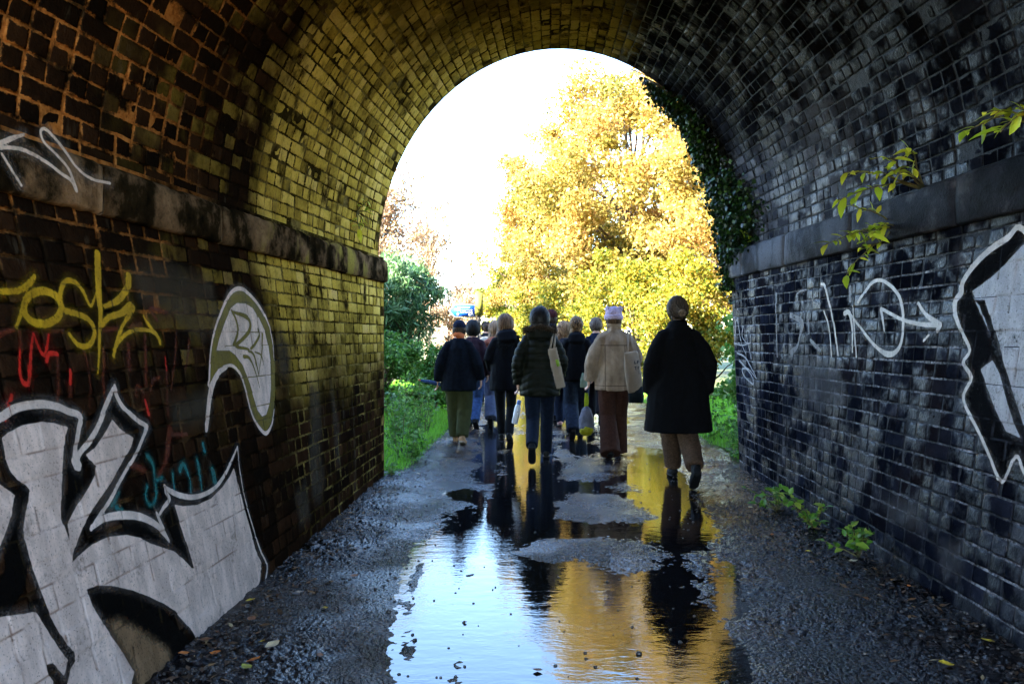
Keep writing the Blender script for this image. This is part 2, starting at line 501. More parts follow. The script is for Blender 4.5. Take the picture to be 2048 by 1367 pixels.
def mortar_colour(k, p, z, right, yy, zz, mouth):
    n = k.noise(p, 34.0, 5, 0.75); n1 = k.noise(p, 2.4, 3)
    orange = k.ramp(n, [(0.3, (0.16, 0.05, 0.012)), (0.5, (0.46, 0.17, 0.04)), (0.8, (0.62, 0.30, 0.10))])
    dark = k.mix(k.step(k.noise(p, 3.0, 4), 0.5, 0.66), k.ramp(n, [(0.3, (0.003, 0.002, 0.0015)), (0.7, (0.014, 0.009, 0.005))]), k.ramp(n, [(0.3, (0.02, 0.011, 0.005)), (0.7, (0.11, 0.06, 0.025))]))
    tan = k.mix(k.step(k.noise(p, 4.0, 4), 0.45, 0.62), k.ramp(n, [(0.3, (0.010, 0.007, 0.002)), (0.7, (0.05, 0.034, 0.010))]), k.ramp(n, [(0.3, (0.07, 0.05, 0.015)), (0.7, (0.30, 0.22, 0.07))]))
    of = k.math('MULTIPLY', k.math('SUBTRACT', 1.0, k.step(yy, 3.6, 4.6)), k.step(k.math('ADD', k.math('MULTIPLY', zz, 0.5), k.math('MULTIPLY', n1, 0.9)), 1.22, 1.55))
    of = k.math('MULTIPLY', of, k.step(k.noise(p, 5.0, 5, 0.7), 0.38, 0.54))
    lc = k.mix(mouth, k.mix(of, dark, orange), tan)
    bed = k.math('ABSOLUTE', k.math('SUBTRACT', k.math('FRACT', k.math('ADD', k.math('DIVIDE', k.math('SUBTRACT', z, 0.02), 0.0885), 0.5)), 0.5))
    bed_glint = k.math('MULTIPLY', k.math('MULTIPLY', k.math('SUBTRACT', 1.0, k.step(z, 2.15, 2.3)), k.math('SUBTRACT', 1.0, k.step(bed, 0.05, 0.10))), k.math('MULTIPLY', k.step(k.noise(p, 2.2, 5, 0.7), 0.44, 0.62), k.step(n, 0.38, 0.6)))  # wet glints along the right-hand courses, painted as pale bed joints
    rc = k.mix(bed_glint, k.ramp(n, [(0.3, (0.004, 0.005, 0.007)), (0.7, (0.022, 0.024, 0.032))]), k.ramp(n, [(0.3, (0.08, 0.085, 0.11)), (0.7, (0.40, 0.40, 0.44))]))
    c = k.mix(right, lc, rc)
    return c, n

k = NM('brick')
p, x, y, z, right, yy, zz, mouth = zone_nodes(k)
rnd = k.math('FRACT', k.math('ADD', k.n('Attribute', attribute_name='rnd').outputs['Fac'], k.n('ObjectInfo').outputs['Random']))
rnd2 = k.math('FRACT', k.math('MULTIPLY', rnd, 7.31))
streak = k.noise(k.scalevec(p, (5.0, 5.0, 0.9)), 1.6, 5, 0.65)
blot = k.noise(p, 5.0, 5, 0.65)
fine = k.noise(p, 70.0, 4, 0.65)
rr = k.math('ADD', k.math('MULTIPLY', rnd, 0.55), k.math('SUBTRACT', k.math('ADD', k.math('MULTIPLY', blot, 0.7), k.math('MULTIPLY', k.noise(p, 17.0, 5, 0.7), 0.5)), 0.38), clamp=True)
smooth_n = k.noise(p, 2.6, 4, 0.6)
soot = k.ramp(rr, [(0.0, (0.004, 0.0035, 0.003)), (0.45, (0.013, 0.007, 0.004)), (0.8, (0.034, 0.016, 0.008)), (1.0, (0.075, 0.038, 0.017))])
tree_glow = k.ramp(rr, [(0.0, (0.10, 0.07, 0.012)), (0.22, (0.26, 0.175, 0.03)), (0.5, (0.58, 0.40, 0.065)), (0.75, (0.72, 0.51, 0.12)), (1.0, (0.68, 0.44, 0.19))])  # yellow light bounced off the trees, painted into the left bricks
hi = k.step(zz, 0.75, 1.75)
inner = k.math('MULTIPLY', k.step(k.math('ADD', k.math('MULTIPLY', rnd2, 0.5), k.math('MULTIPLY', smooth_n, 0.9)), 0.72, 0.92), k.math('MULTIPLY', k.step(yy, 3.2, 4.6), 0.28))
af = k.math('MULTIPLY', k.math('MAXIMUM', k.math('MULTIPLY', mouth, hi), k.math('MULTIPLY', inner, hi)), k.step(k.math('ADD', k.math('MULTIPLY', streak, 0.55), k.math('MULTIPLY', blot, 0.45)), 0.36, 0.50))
left_c = k.mix(af, soot, tree_glow)
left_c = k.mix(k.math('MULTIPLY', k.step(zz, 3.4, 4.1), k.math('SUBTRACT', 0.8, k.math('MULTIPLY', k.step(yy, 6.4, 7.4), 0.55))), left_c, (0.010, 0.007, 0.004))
blue = k.ramp(rr, [(0.0, (0.0015, 0.002, 0.004)), (0.5, (0.005, 0.0065, 0.012)), (0.85, (0.018, 0.021, 0.034)), (1.0, (0.055, 0.058, 0.074))])
pale_blue = k.ramp(rnd2, [(0.0, (0.030, 0.033, 0.046)), (1.0, (0.14, 0.14, 0.165))])  # paler blue-grey above the ledge towards the mouth, and in patches
bf = k.math('MULTIPLY', k.math('MULTIPLY', k.step(yy, 4.8, 6.2), k.step(zz, 2.1, 2.6)), k.math('SUBTRACT', 1.0, k.step(zz, 3.0, 3.6)))
bf = k.math('MAXIMUM', bf, k.math('MULTIPLY', k.step(k.noise(k.scalevec(p, (1.0, 1.0, 0.6)), 2.3, 4, 0.6), 0.55, 0.68), 0.35))
right_c = k.mix(k.math('MULTIPLY', bf, k.step(blot, 0.32, 0.5)), blue, pale_blue)
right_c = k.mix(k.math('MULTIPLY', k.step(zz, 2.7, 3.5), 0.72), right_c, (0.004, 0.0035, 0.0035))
rust = k.math('MULTIPLY', k.step(k.noise(p, 1.1, 3), 0.55, 0.68), 0.45)
right_c = k.mix(rust, right_c, (0.016, 0.010, 0.008))
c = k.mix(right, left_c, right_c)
c = k.mix(k.math('MULTIPLY', k.step(fine, 0.5, 0.72), 0.55), c, k.mix(0.75, c, (0.012, 0.011, 0.010)))
drip = k.math('MULTIPLY', k.step(streak, 0.60, 0.70), k.math('MULTIPLY', k.math('SUBTRACT', 1.0, right), 0.35))
c = k.mix(drip, c, (0.10, 0.08, 0.055))
mc, _ = mortar_colour(k, p, z, right, yy, zz, mouth)
edge = k.n('Attribute', attribute_name='edge').outputs['Fac']
ragged = k.noise(p, 48.0, 4, 0.7); smearn = k.noise(p, 6.5, 4, 0.65)
smear = k.step(k.math('ADD', k.math('MULTIPLY', edge, 0.30), k.math('ADD', k.math('MULTIPLY', ragged, 0.75), k.math('MULTIPLY', smearn, 0.45))), 0.80, 0.92)
c = k.mix(smear, c, mc)
ro = k.math('ADD', k.math('MULTIPLY', blot, 0.5), k.math('ADD', 0.45, k.math('MULTIPLY', right, -0.06)))
ro = k.math('SUBTRACT', ro, k.math('MULTIPLY', right, k.math('MULTIPLY', k.step(k.noise(p, 3.6, 5, 0.62), 0.46, 0.62), 0.34)))
h = k.math('ADD', k.math('MULTIPLY', fine, 0.5), k.math('ADD', k.math('MULTIPLY', k.noise(p, 22.0, 4), 0.9), k.math('MULTIPLY', blot, 0.4)))
k.bsdf(Base_Color=c, Roughness=ro, Specular_IOR_Level=k.math('MULTIPLY', k.math('MULTIPLY', right, k.math('MULTIPLY', k.step(k.noise(p, 3.6, 5, 0.62), 0.46, 0.62), k.math('SUBTRACT', 1.0, k.math('MULTIPLY', k.step(z, 2.3, 3.1), 0.8)))), 0.24), Normal=k.bump(h, 0.75, 0.012))
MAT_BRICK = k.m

k = NM('mortar')
p, x, y, z, right, yy, zz, mouth = zone_nodes(k)
c, n = mortar_colour(k, p, z, right, yy, zz, mouth)
k.bsdf(Base_Color=c, Specular_IOR_Level=k.math('MULTIPLY', right, 0.08), Roughness=k.math('ADD', 0.6, k.math('MULTIPLY', right, -0.15)), Normal=k.bump(n, 0.9, 0.01))
MAT_MORTAR = k.m

k = NM('ledge_stone')
p, x, y, z, right, yy, zz, mouth = zone_nodes(k)
n = k.noise(p, 3.0, 6, 0.65); f = k.noise(p, 60.0, 4, 0.7); st = k.noise(k.scalevec(p, (2.0, 2.0, 1.2)), 1.7, 4)
lc = k.ramp(k.math('ADD', k.math('MULTIPLY', n, 0.6), k.math('MULTIPLY', st, 0.4)), [(0.40, (0.006, 0.005, 0.003)), (0.47, (0.025, 0.017, 0.009)), (0.53, (0.16, 0.10, 0.055)), (0.62, (0.32, 0.20, 0.115))])
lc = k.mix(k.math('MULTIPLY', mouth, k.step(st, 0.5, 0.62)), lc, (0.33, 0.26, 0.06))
rc = k.ramp(n, [(0.36, (0.004, 0.005, 0.008)), (0.52, (0.022, 0.025, 0.036)), (0.68, (0.12, 0.12, 0.14))])
rc = k.mix(k.math('MULTIPLY', k.step(y, 7.70, 7.78), k.step(n, 0.35, 0.55)), rc, (0.30, 0.29, 0.29))
rc = k.mix(k.math('MULTIPLY', k.step(yy, 4.6, 6.6), k.step(st, 0.45, 0.6)), rc, (0.10, 0.105, 0.13))
c = k.mix(right, lc, rc)
c = k.mix(k.math('MULTIPLY', k.step(f, 0.5, 0.7), 0.5), c, k.mix(0.8, c, (0.01, 0.009, 0.008)))
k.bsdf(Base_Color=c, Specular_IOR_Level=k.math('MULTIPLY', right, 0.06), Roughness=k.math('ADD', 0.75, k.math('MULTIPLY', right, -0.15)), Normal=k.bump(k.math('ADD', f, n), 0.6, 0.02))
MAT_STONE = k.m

k = NM('outer_brick')
p = k.pos()
br = k.n('TexBrick', {'Vector': k.scalevec(p, (1, 1, 1)), 'Scale': 4.0})
k.bsdf(Base_Color=k.ramp(k.noise(p, 8.0, 4), [(0.3, (0.07, 0.03, 0.02)), (0.7, (0.17, 0.08, 0.05))]), Roughness=0.85)
MAT_OUTER = k.m

bridge = empty('railway_bridge')
tag(bridge, 'sooty brick railway arch over the path, its walls covered with graffiti', 'bridge')

# ---- brick shapes: a few irregular stretchers and headers, shared by all
rng = np.random.default_rng(3)
def brick_geo(w, h, rng):
    dep = 0.016
    wob = lambda: float(np.clip(rng.normal(0, 0.0018), -.0048, .0035)) 
    b = rng.uniform(0.0018, 0.0040)
    xs = (-w/2, 0.0, w/2)
    outer = [(xs[i] + wob(), -h/2 + wob()) for i in range(3)] + [(xs[i] + wob(), h/2 + wob()) for i in (2, 1, 0)]
    rw = 0.013
    inner = [(ox - (rw * np.sign(ox) if abs(ox) > .02 else 0), oy - rw * np.sign(oy)) for ox, oy in outer]
    zi = [rng.uniform(-0.0018, 0.0018) for _ in range(6)]
    v = [(a, c, q) for (a, c), q in zip(inner, zi)] + [(a, c, q - b * .55) for (a, c), q in zip(outer, zi)] + [(a, c, -dep) for (a, c) in outer]
    f = [(0, 1, 4, 5), (1, 2, 3, 4)]
    for i in range(6):
        j = (i + 1) % 6
        f.append((6 + i, 6 + j, j, i)); f.append((12 + i, 12 + j, 6 + j, 6 + i))
    return np.array(v), np.array(f)
BW, BH, GAP, PITCH = 0.226, 0.079, 0.0105, 0.0885
GEO = {'s': [brick_geo(BW, BH, rng) for _ in range(12)], 'h': [brick_geo((BW - GAP) / 2, BH, rng) for _ in range(12)]}
BMESH = {}
for kk, lst in GEO.items():
    for i, (v, f) in enumerate(lst):
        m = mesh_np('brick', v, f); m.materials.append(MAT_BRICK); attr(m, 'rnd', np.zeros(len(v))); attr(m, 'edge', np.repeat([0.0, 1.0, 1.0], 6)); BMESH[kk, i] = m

def frame(P, s, t, flip):
    e = 1e-3
    p0 = P(s, t)
    e1 = (P(s - e, t) - p0) * (-1 if flip else 1)
    e2 = P(s, t + e) - p0
    e1 = e1 / np.linalg.norm(e1, axis=-1, keepdims=True)
    e2 = e2 - e1 * np.sum(e1 * e2, -1, keepdims=True)
    e2 = e2 / np.linalg.norm(e2, axis=-1, keepdims=True)
    return p0, e1, e2, np.cross(e1, e2)

def lay(P, ts, rng, flip, rough=0.003, hscale=None):
    """a list of bricks (type, variant, centre, e1, e2, n, off, s, t, height scale)"""
    out = []
    for ci, t in enumerate(ts):
        kind = 's' if ci % 2 == 0 else 'h'
        L = BW + GAP if kind == 's' else (BW + GAP) / 2
        if ci % 5 == 4: kind, L = 'h', (BW + GAP) / 2
        s = 0.004 + L / 2 + (0.0 if kind == 's' else 0.0) - (L * .5 if (ci // 2) % 2 and kind == 's' else 0)
        S = []
        while s < LEN:
            if s > L * .35: S.append(s)
            s += L
        S = np.array(S) + rng.normal(0, 0.0032, len(S))
        if S[0] < L / 2: S[0] = L / 2 + 0.002
        p0, e1, e2, n = frame(P, S, np.full(len(S), t), flip)
        t0 = rng.normal(0, 0.006, (len(S), 2)); e1 = e1 + n * t0[:, :1] + e2 * rng.normal(0, 0.006, (len(S), 1)); e1 /= np.linalg.norm(e1, axis=1)[:, None]
        e2 = e2 + n * t0[:, 1:] * 1.5; e2 -= e1 * np.sum(e1 * e2, 1)[:, None]; e2 /= np.linalg.norm(e2, axis=1)[:, None]; n = np.cross(e1, e2)
        for i in range(len(S)):
            off = float(np.clip(rng.normal(0, rough), -2.2 * rough, 2.2 * rough))
            out.append((kind, int(rng.integers(12)), p0[i], e1[i], e2[i], n[i], off, S[i], t, 1.0 if hscale is None else hscale(S[i], t)))
    return out

def brick_matrix(b):
    kind, vi, p, e1, e2, n, off, s, t, hs = b
    M = np.eye(4); M[:3, 0] = e1; M[:3, 1] = e2 * hs; M[:3, 2] = n; M[:3, 3] = p + n * off
    return M

def on_screen(p):
    if p[1] < 0.6: return -1
    X = 1085 + 1550 * p[0] / p[1]; Y = 675 - 1550 * (p[2] - EYE) / p[1]
    if not (-25 < X < 2073 and -25 < Y < 1392): return -1
    return 1 / p[1]

def bricks_of(part, bricks, rng, keep=300):
    score = np.array([on_screen(b[2]) for b in bricks])
    order = np.argsort(-score)
    single = set(int(i) for i in order[:keep] if score[i] > 0)
    V, F, A, n0 = [], [], [], 0
    for i, b in enumerate(bricks):
        M = brick_matrix(b)
        if i in single:
            o = bpy.data.objects.new('brick', BMESH[b[0], b[1]]); COL.objects.link(o); o.parent = part
            o.matrix_basis = Matrix(M.tolist())
        else:
            v, f = GEO[b[0]][b[1]]
            V.append(v @ M[:3, :3].T + M[:3, 3]); F.append(f + n0); A.append(np.full(len(v), rng.random())); n0 += len(v)
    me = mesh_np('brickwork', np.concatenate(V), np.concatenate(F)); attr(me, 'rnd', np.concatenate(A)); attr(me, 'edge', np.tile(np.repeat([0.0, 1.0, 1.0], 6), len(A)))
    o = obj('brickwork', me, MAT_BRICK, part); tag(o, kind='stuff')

def backing(name, P, ss, ts, depth=0.0050, flip=False):
    S, T = np.meshgrid(ss, ts)
    p0, e1, e2, n = frame(P, S.ravel(), T.ravel(), flip)
    rough = 0.0022 * fbm(p0[:, 0] + p0[:, 2], p0[:, 1], p0[:, 2], freq=22, octv=2, seed=4)
    me = mesh_np(name, p0 - n * (depth + rough)[:, None] if np.ndim(rough) else p0 - n * depth, grid_faces(len(ts), len(ss)))
    return obj(name, me, MAT_MORTAR, bridge, smooth=True)

ss = np.concatenate([np.arange(0, 6, 0.03), np.arange(6, LEN + .01, 0.3)])
zcL = 0.02 + PITCH * (np.arange(22) + 0.5); zcR = 0.02 + PITCH * (np.arange(23) + 0.5)
wall_l = backing('abutment_wall', P_left, ss, np.arange(-0.12, 2.20, 0.03))
wall_r = backing('abutment_wall', P_right, ss, np.arange(-0.12, 2.32, 0.03), 0.0042, True)
wall_l['label'] = 'soot-dark brick wall with the big white letter and a yellow tag'
wall_r['label'] = 'wet blue-black brick wall with the white arrow tag'
LAYL = lay(P_left, zcL, rng, False, 0.0013); LAYR = lay(P_right, zcR, rng, True, 0.0016)
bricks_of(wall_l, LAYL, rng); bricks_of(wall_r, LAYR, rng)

thf = np.linspace(0, math.pi, 4001)
pv = P_vault(np.zeros_like(thf), thf)[:, [0, 2]]
arc = np.concatenate([[0], np.cumsum(np.linalg.norm(np.diff(pv, axis=0), axis=1))])
ncr = int(round(arc[-1] / PITCH)); pit = arc[-1] / ncr
ths = np.interp((np.arange(ncr) + 0.5) * pit, arc, thf)
def vault_h(s, t):
    e = 1e-3
    d = np.linalg.norm(P_vault(np.array([s]), np.array([t + e])) - P_vault(np.array([s]), np.array([t - e])))
    d0 = np.linalg.norm(P_vault(np.array([0.0]), np.array([t + e])) - P_vault(np.array([0.0]), np.array([t - e])))
    return float(d / d0)
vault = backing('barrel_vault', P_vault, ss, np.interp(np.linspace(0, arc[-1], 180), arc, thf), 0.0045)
vault['label'] = 'brick barrel vault, yellow glow painted on one side of the mouth'
LAYV = lay(P_vault, ths, rng, False, 0.0022, vault_h)
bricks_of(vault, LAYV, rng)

# ---- stone ledges under the springing of the vault
def ledge(P, z0, z1, cuts, flip, rng, proud=0.045):
    led = None
    for a, b_ in zip(cuts[:-1], cuts[1:]):
        s0, s1 = a + 0.004, b_ - 0.004
        ns = max(4, int((s1 - s0) / 0.05)); S = np.linspace(s0, s1, ns)
        prof = [(z0 + 0.006, -0.05), (z0 + 0.0, 0.5 * proud), (z0 + 0.012, proud), (z0 + 0.5 * (z1 - z0), proud + 0.004), (z1 - 0.02, proud), (z1 - 0.002, proud - 0.022), (z1 + 0.004, -0.16)]
        V = []
        chip0, seed = rng.uniform(0, 50), int(rng.integers(1000))
        for i, s in enumerate(S):
            endc = 0.012 * (i in (0, ns - 1))
            for j, (z, q) in enumerate(prof):
                p0, e1, e2, n = frame(P, np.array([s]), np.array([min(z, 1.94)]), flip)
                q2 = q
                if 1 <= j <= 5:
                    q2 += 0.010 * float(fbm(np.array([s]), np.array([z]), freq=6, octv=3, seed=seed)) - endc
                zz_ = z
                if j in (1, 2): zz_ += max(0, 0.03 * float(fbm(np.array([s * 1.0]), np.array([chip0]), freq=7, octv=3, seed=seed + 1)) - 0.004)
                if j in (4, 5): zz_ -= max(0, 0.035 * float(fbm(np.array([s * 1.0]), np.array([chip0 + 9]), freq=6, octv=3, seed=seed + 2)) - 0.004)
                pp = p0[0] + n[0] * q2; pp[2] = zz_
                V.append(pp)
        m_ = len(prof); F = []
        for i in range(ns - 1):
            for j in range(m_ - 1):
                q = (i*m_ + j, i*m_ + j + 1, (i+1)*m_ + j + 1, (i+1)*m_ + j)
                F.append(q if not flip else q[::-1])
        mb = MB(); mb.add(V, F); mb.f3 += [[j, j+1, 0] for j in range(1, m_ - 1)] + [[(ns-1)*m_ + j + 1, (ns-1)*m_ + j, (ns-1)*m_] for j in range(1, m_ - 1)]
        me = mb.mesh('ledge_stone')
        if led is None:
            led = empty('stone_ledge'); led.parent = bridge
        o = obj('ledge_stone', me, MAT_STONE, led, smooth=False)
    return led
rng2 = np.random.default_rng(12)
ledge(P_left, ZL, TL, [-0.01, 0.85, 1.95, 3.22, 4.25, 5.3, 6.4, 7.6, 8.6, 9.2], False, rng2)
ledge(P_right, ZR, TR, [-0.01, 0.42, 1.5, 2.7, 3.9, 5.1, 6.3, 7.5, 8.6, 9.2], True, rng2)

# ---- the outside of the bridge: both faces, deck and parapets
TOP, WIDE = 6.3, 26.0
th = np.linspace(0, math.pi, 41)
def face(s, flipf):
    sv = np.full(len(th), s)
    A = P_vault(sv, th)
    foot_l = P_left(np.array([s]), np.array([-0.15]))[0]; foot_r = P_right(np.array([s]), np.array([-0.15]))[0]
    top_l = P_left(np.array([s]), np.array([2.16]))[0]; top_r = P_right(np.array([s]), np.array([2.29]))[0]
    inner = np.concatenate([[foot_l, top_l], A, [top_r, foot_r]])
    inner[:, 1] += 0.004 * (-1 if flipf else 1)
    out = []
    for q in inner:
        dx, dz = q[0] - 0.2, q[2] - 1.0
        if q[2] < 2.3: X, Z = (-WIDE if q[0] < 0.2 else WIDE), (-0.3 if q[2] < 0.5 else 2.2)
        else:
            f = (q[0] + 1.62) / 3.7
            X, Z = -WIDE + 2 * WIDE * f, TOP
        out.append((X, yend(0.0) - s if abs(X) > 3 else q[1], Z))
    out = np.array(out); out[:, 1] = np.where(np.abs(out[:, 0]) > 3, (yend(np.clip(out[:, 0], -1.6, 2.0)) - s), out[:, 1])
    n_ = len(inner)
    F = [(i, i + 1, n_ + i + 1, n_ + i) for i in range(n_ - 1)]
    # corners between side and top
    V = np.concatenate([inner, out])
    extra = [(-WIDE, out[2][1], TOP), (WIDE, out[-3][1], TOP)]
    V = np.concatenate([V, np.array(extra)])
    return V, F, n_
mb = MB()
for s, fl in ((-0.002, False), (LEN, True)):
    V, F, n_ = face(s, fl)
    mb.add(V, F + [(n_ + 1, n_ + 2, len(V) - 2), (n_ + n_ - 2, len(V) - 1, n_ + n_ - 3)])
mb.build('bridge_face', MAT_OUTER, bridge)
mb = MB()
mb.box((0, 7.9 - LEN / 2, TOP - 0.35), (2 * WIDE, LEN + 0.1, 0.3))
mb.build('deck', MAT_OUTER, bridge)
for yy_ in (8.08, 7.75 - LEN):
    q = MB(); q.box((0, yy_, TOP + 0.25), (2 * WIDE, 0.34, 1.1)); q.box((0, yy_, TOP + 0.86), (2 * WIDE, 0.46, 0.12))
    q.build('parapet', MAT_OUTER, bridge)
# ================================================================== GRAFFITI (spray paint lying on the bricks, dipping into the joints)
def wall_uv(x, y, side, ledge_=False):
    a = (x - 1085) / 1550; b = (675 - y) / 1550
    d = 4.0
    for _ in range(60):
        z = EYE + b * d
        X = XL(YL - d, z) if side == 'l' else XR(YR - d, z)
        if ledge_: X += 0.05 if side == 'l' else -0.05
        d = 0.5 * d + 0.5 * float(X) / a
        d = min(max(d, 0.8), 8.3)
    return (YL if side == 'l' else YR) - d, EYE + b * d, d

def uvpts(pts, side, ledge_=False):
    q = [wall_uv(p[0], p[1], side, ledge_) for p in pts]
    return np.array([(s, z) for s, z, d in q]), np.array([d / 1550 for s, z, d in q])

def smooth_line(pts, w, sub=4):
    """Catmull-Rom through pts; widths follow"""
    P = np.asarray(pts, float); w = np.asarray(w, float)
    if len(P) < 3: return P, w
    Q = np.concatenate([[2*P[0] - P[1]], P, [2*P[-1] - P[-2]]])
    o, ow = [], []
    for i in range(1, len(Q) - 2):
        for j in range(sub):
            t = j / sub
            o.append(0.5 * ((2*Q[i]) + (-Q[i-1] + Q[i+1])*t + (2*Q[i-1] - 5*Q[i] + 4*Q[i+1] - Q[i+2])*t*t + (-Q[i-1] + 3*Q[i] - 3*Q[i+1] + Q[i+2])*t**3))
            ow.append(w[i-1]*(1-t) + w[i]*t)
    o.append(P[-1]); ow.append(w[-1])
    return np.array(o), np.array(ow)

def stroke_sdf(P, W, X, Y):
    d = np.full(X.shape, 1e9)
    for i in range(len(P) - 1):
        ax, ay = P[i]; ex, ey = P[i+1] - P[i]
        L2 = ex*ex + ey*ey + 1e-12
        t = np.clip(((X - ax)*ex + (Y - ay)*ey) / L2, 0, 1)
        d = np.minimum(d, np.sqrt((X - ax - t*ex)**2 + (Y - ay - t*ey)**2) - (W[i]*(1-t) + W[i+1]*t))
    return d

# relief of the laid bricks as a height map, so the paint follows it
CELL = 0.0065
JD = -0.0050
def relief(bricks, zmax, smax=7.0):
    ns, nz = int(smax / CELL) + 1, int(zmax / CELL) + 1
    hm = np.full((nz, ns), JD)
    for kind, vi, p, e1, e2, n, off, s, t, hs in bricks:
        if s > smax: continue
        w = BW if kind == 's' else (BW - GAP) / 2
        i0, i1 = int(round((t - BH/2) / CELL)), int(round((t + BH/2) / CELL))
        j0, j1 = int(round((s - w/2) / CELL)), int(round((s + w/2) / CELL))
        hm[max(i0, 0):max(i1, 0) + 1, max(j0, 0):max(j1, 0) + 1] = off
    return hm
HM = {'l': relief(LAYL, 2.1), 'r': relief(LAYR, 2.2)}

def paint_mat(name, col, worn=0.25, soft=0.004, joint=(0.16, 0.075, 0.04), rough=0.7, fade=1.0, jf=0.8, spec=0.15, halo=0.22):
    k = NM(name)
    d = k.n('Attribute', attribute_name='dist').outputs['Fac']
    jt = k.n('Attribute', attribute_name='joint').outputs['Fac']
    p = k.pos()
    n = k.noise(p, 55.0, 4, 0.65); n1 = k.noise(p, 5.0, 4, 0.6); n2 = k.noise(k.scalevec(p, (1, 1, .35)), 14.0, 4, 0.6)
    dd = k.math('ADD', d, k.math('MULTIPLY', k.math('SUBTRACT', n, 0.5), soft * 1.6))
    a = k.math('SUBTRACT', 1.0, k.step(dd, -soft, soft))
    wear = k.step(k.math('ADD', k.math('MULTIPLY', n, 0.45), k.math('MULTIPLY', n1, 0.55)), 0.56, 0.70)
    a = k.math('MULTIPLY', a, k.math('SUBTRACT', 1.0, k.math('MULTIPLY', wear, worn)))
    mist = k.math('MULTIPLY', k.math('SUBTRACT', 1.0, k.step(d, 0.0, 0.034)), k.math('MULTIPLY', k.step(k.noise(p, 160.0, 3, 0.7), 0.40, 0.62), k.math('MULTIPLY', k.step(n1, 0.35, 0.6), halo)))
    thin = k.math('MULTIPLY', k.step(k.noise(p, 120.0, 4, 0.75), 0.55, 0.68), min(0.75, worn * 1.6))
    a = k.math('MULTIPLY', a, k.math('SUBTRACT', 1.0, thin))
    a = k.math('MULTIPLY', k.math('MAXIMUM', a, mist), fade)
    jj = k.math('MULTIPLY', jt, k.math('MULTIPLY', k.step(k.noise(p, 7.0, 3), 0.42, 0.60), jf))
    lo = tuple(c * 0.66 for c in col)
    c = k.mix(k.step(n2, 0.35, 0.7), lo, col)
    c = k.mix(k.math('MULTIPLY', k.step(k.math('ADD', k.math('MULTIPLY', n1, 0.6), k.math('MULTIPLY', n, 0.4)), 0.50, 0.66), 0.45), c, tuple(q * 0.38 for q in col))
    c = k.mix(jj, c, joint)
    pb = k.n('BsdfPrincipled', {'Base Color': c, 'Roughness': rough, 'Specular IOR Level': spec, 'Normal': k.bump(k.math('ADD', n, n2), 0.3, 0.006)})
    tr = k.n('BsdfTransparent')
    mx = k.n('MixShader', {0: a, 1: tr.outputs[0], 2: pb.outputs[0]})
    k.t.links.new(mx.outputs[0], k.out.inputs[0])
    return k.m

def paint_each(side, mat, label, polys=(), strokes=(), **kw):
    for i, p in enumerate(list(polys) + list(strokes)):
        o = paint(side, mat, label, [p] if i < len(polys) else (), [p] if i >= len(polys) else (), **kw)
        if i: del o['label']

def paint(side, mat, label, polys=(), strokes=(), lift=0.0035, soft=0.004, grow=0.0, minus=(), ledge_=False):
    """polys: pixel outlines; strokes: (pixel points, width in pixels or list)"""
    PL = [uvpts(p, side, ledge_)[0] for p in polys]; MN = [uvpts(p, side, ledge_)[0] for p in minus]
    ST = []
    for pts, w in strokes:
        uv, sc = uvpts(pts, side, ledge_)
        w = np.full(len(pts), w, float) if np.isscalar(w) else np.asarray(w, float)
        ST.append(smooth_line(uv, w / 2 * sc))
    allp = np.concatenate(list(PL) + [p for p, _ in ST])
    pad = grow + 0.05
    s0, s1 = max(allp[:, 0].min() - pad, 0.0), min(allp[:, 0].max() + pad, 6.6)
    z0, z1 = max(allp[:, 1].min() - pad, 0.012), min(allp[:, 1].max() + pad, 2.3 if ledge_ else (ZL if side == 'l' else ZR))
    S, Z = np.meshgrid(np.arange(s0, s1, CELL), np.arange(z0, z1, CELL))
    d = np.full(S.shape, 1e9)
    for P in PL: d = np.minimum(d, poly_sdf(P, S, Z))
    d = d - grow
    for P, W in ST: d = np.minimum(d, stroke_sdf(P, W, S, Z))
    for P in MN: d = np.maximum(d, -poly_sdf(P, S, Z))
    if ledge_:
        off = np.full(S.shape, 0.056); jt = np.zeros(S.shape)
    else:
        hm = HM[side]; i = np.clip(np.round(Z / CELL).astype(int), 1, hm.shape[0] - 2); j = np.clip(np.round(S / CELL).astype(int), 1, hm.shape[1] - 2)
        raw = hm[i, j]
        top = np.maximum.reduce([hm[i + a, j + b] for a in (-1, 0, 1) for b in (-1, 0, 1)])
        off = np.where(raw == JD, np.maximum(top - 0.003, -0.003), top); jt = (raw == JD).astype(float)
    P = P_left if side == 'l' else P_right
    p0, e1, e2, n = frame(P, S.ravel(), Z.ravel(), side == 'r')
    V = p0 + n * (off.ravel() + lift)[:, None]
    F = grid_faces(*S.shape)
    dv = d.ravel()
    F = F[(dv[F] < max(soft * 1.5, 0.030)).any(axis=1)]
    if side == 'r': F = F[:, ::-1]
    used, inv = np.unique(F, return_inverse=True)
    me = mesh_np('graffiti', V[used], inv.reshape(F.shape))
    attr(me, 'dist', dv[used]); attr(me, 'joint', jt.ravel()[used])
    o = obj('graffiti', me, mat, wall_l if side == 'l' else wall_r, smooth=True)
    o['label'] = label
    return o

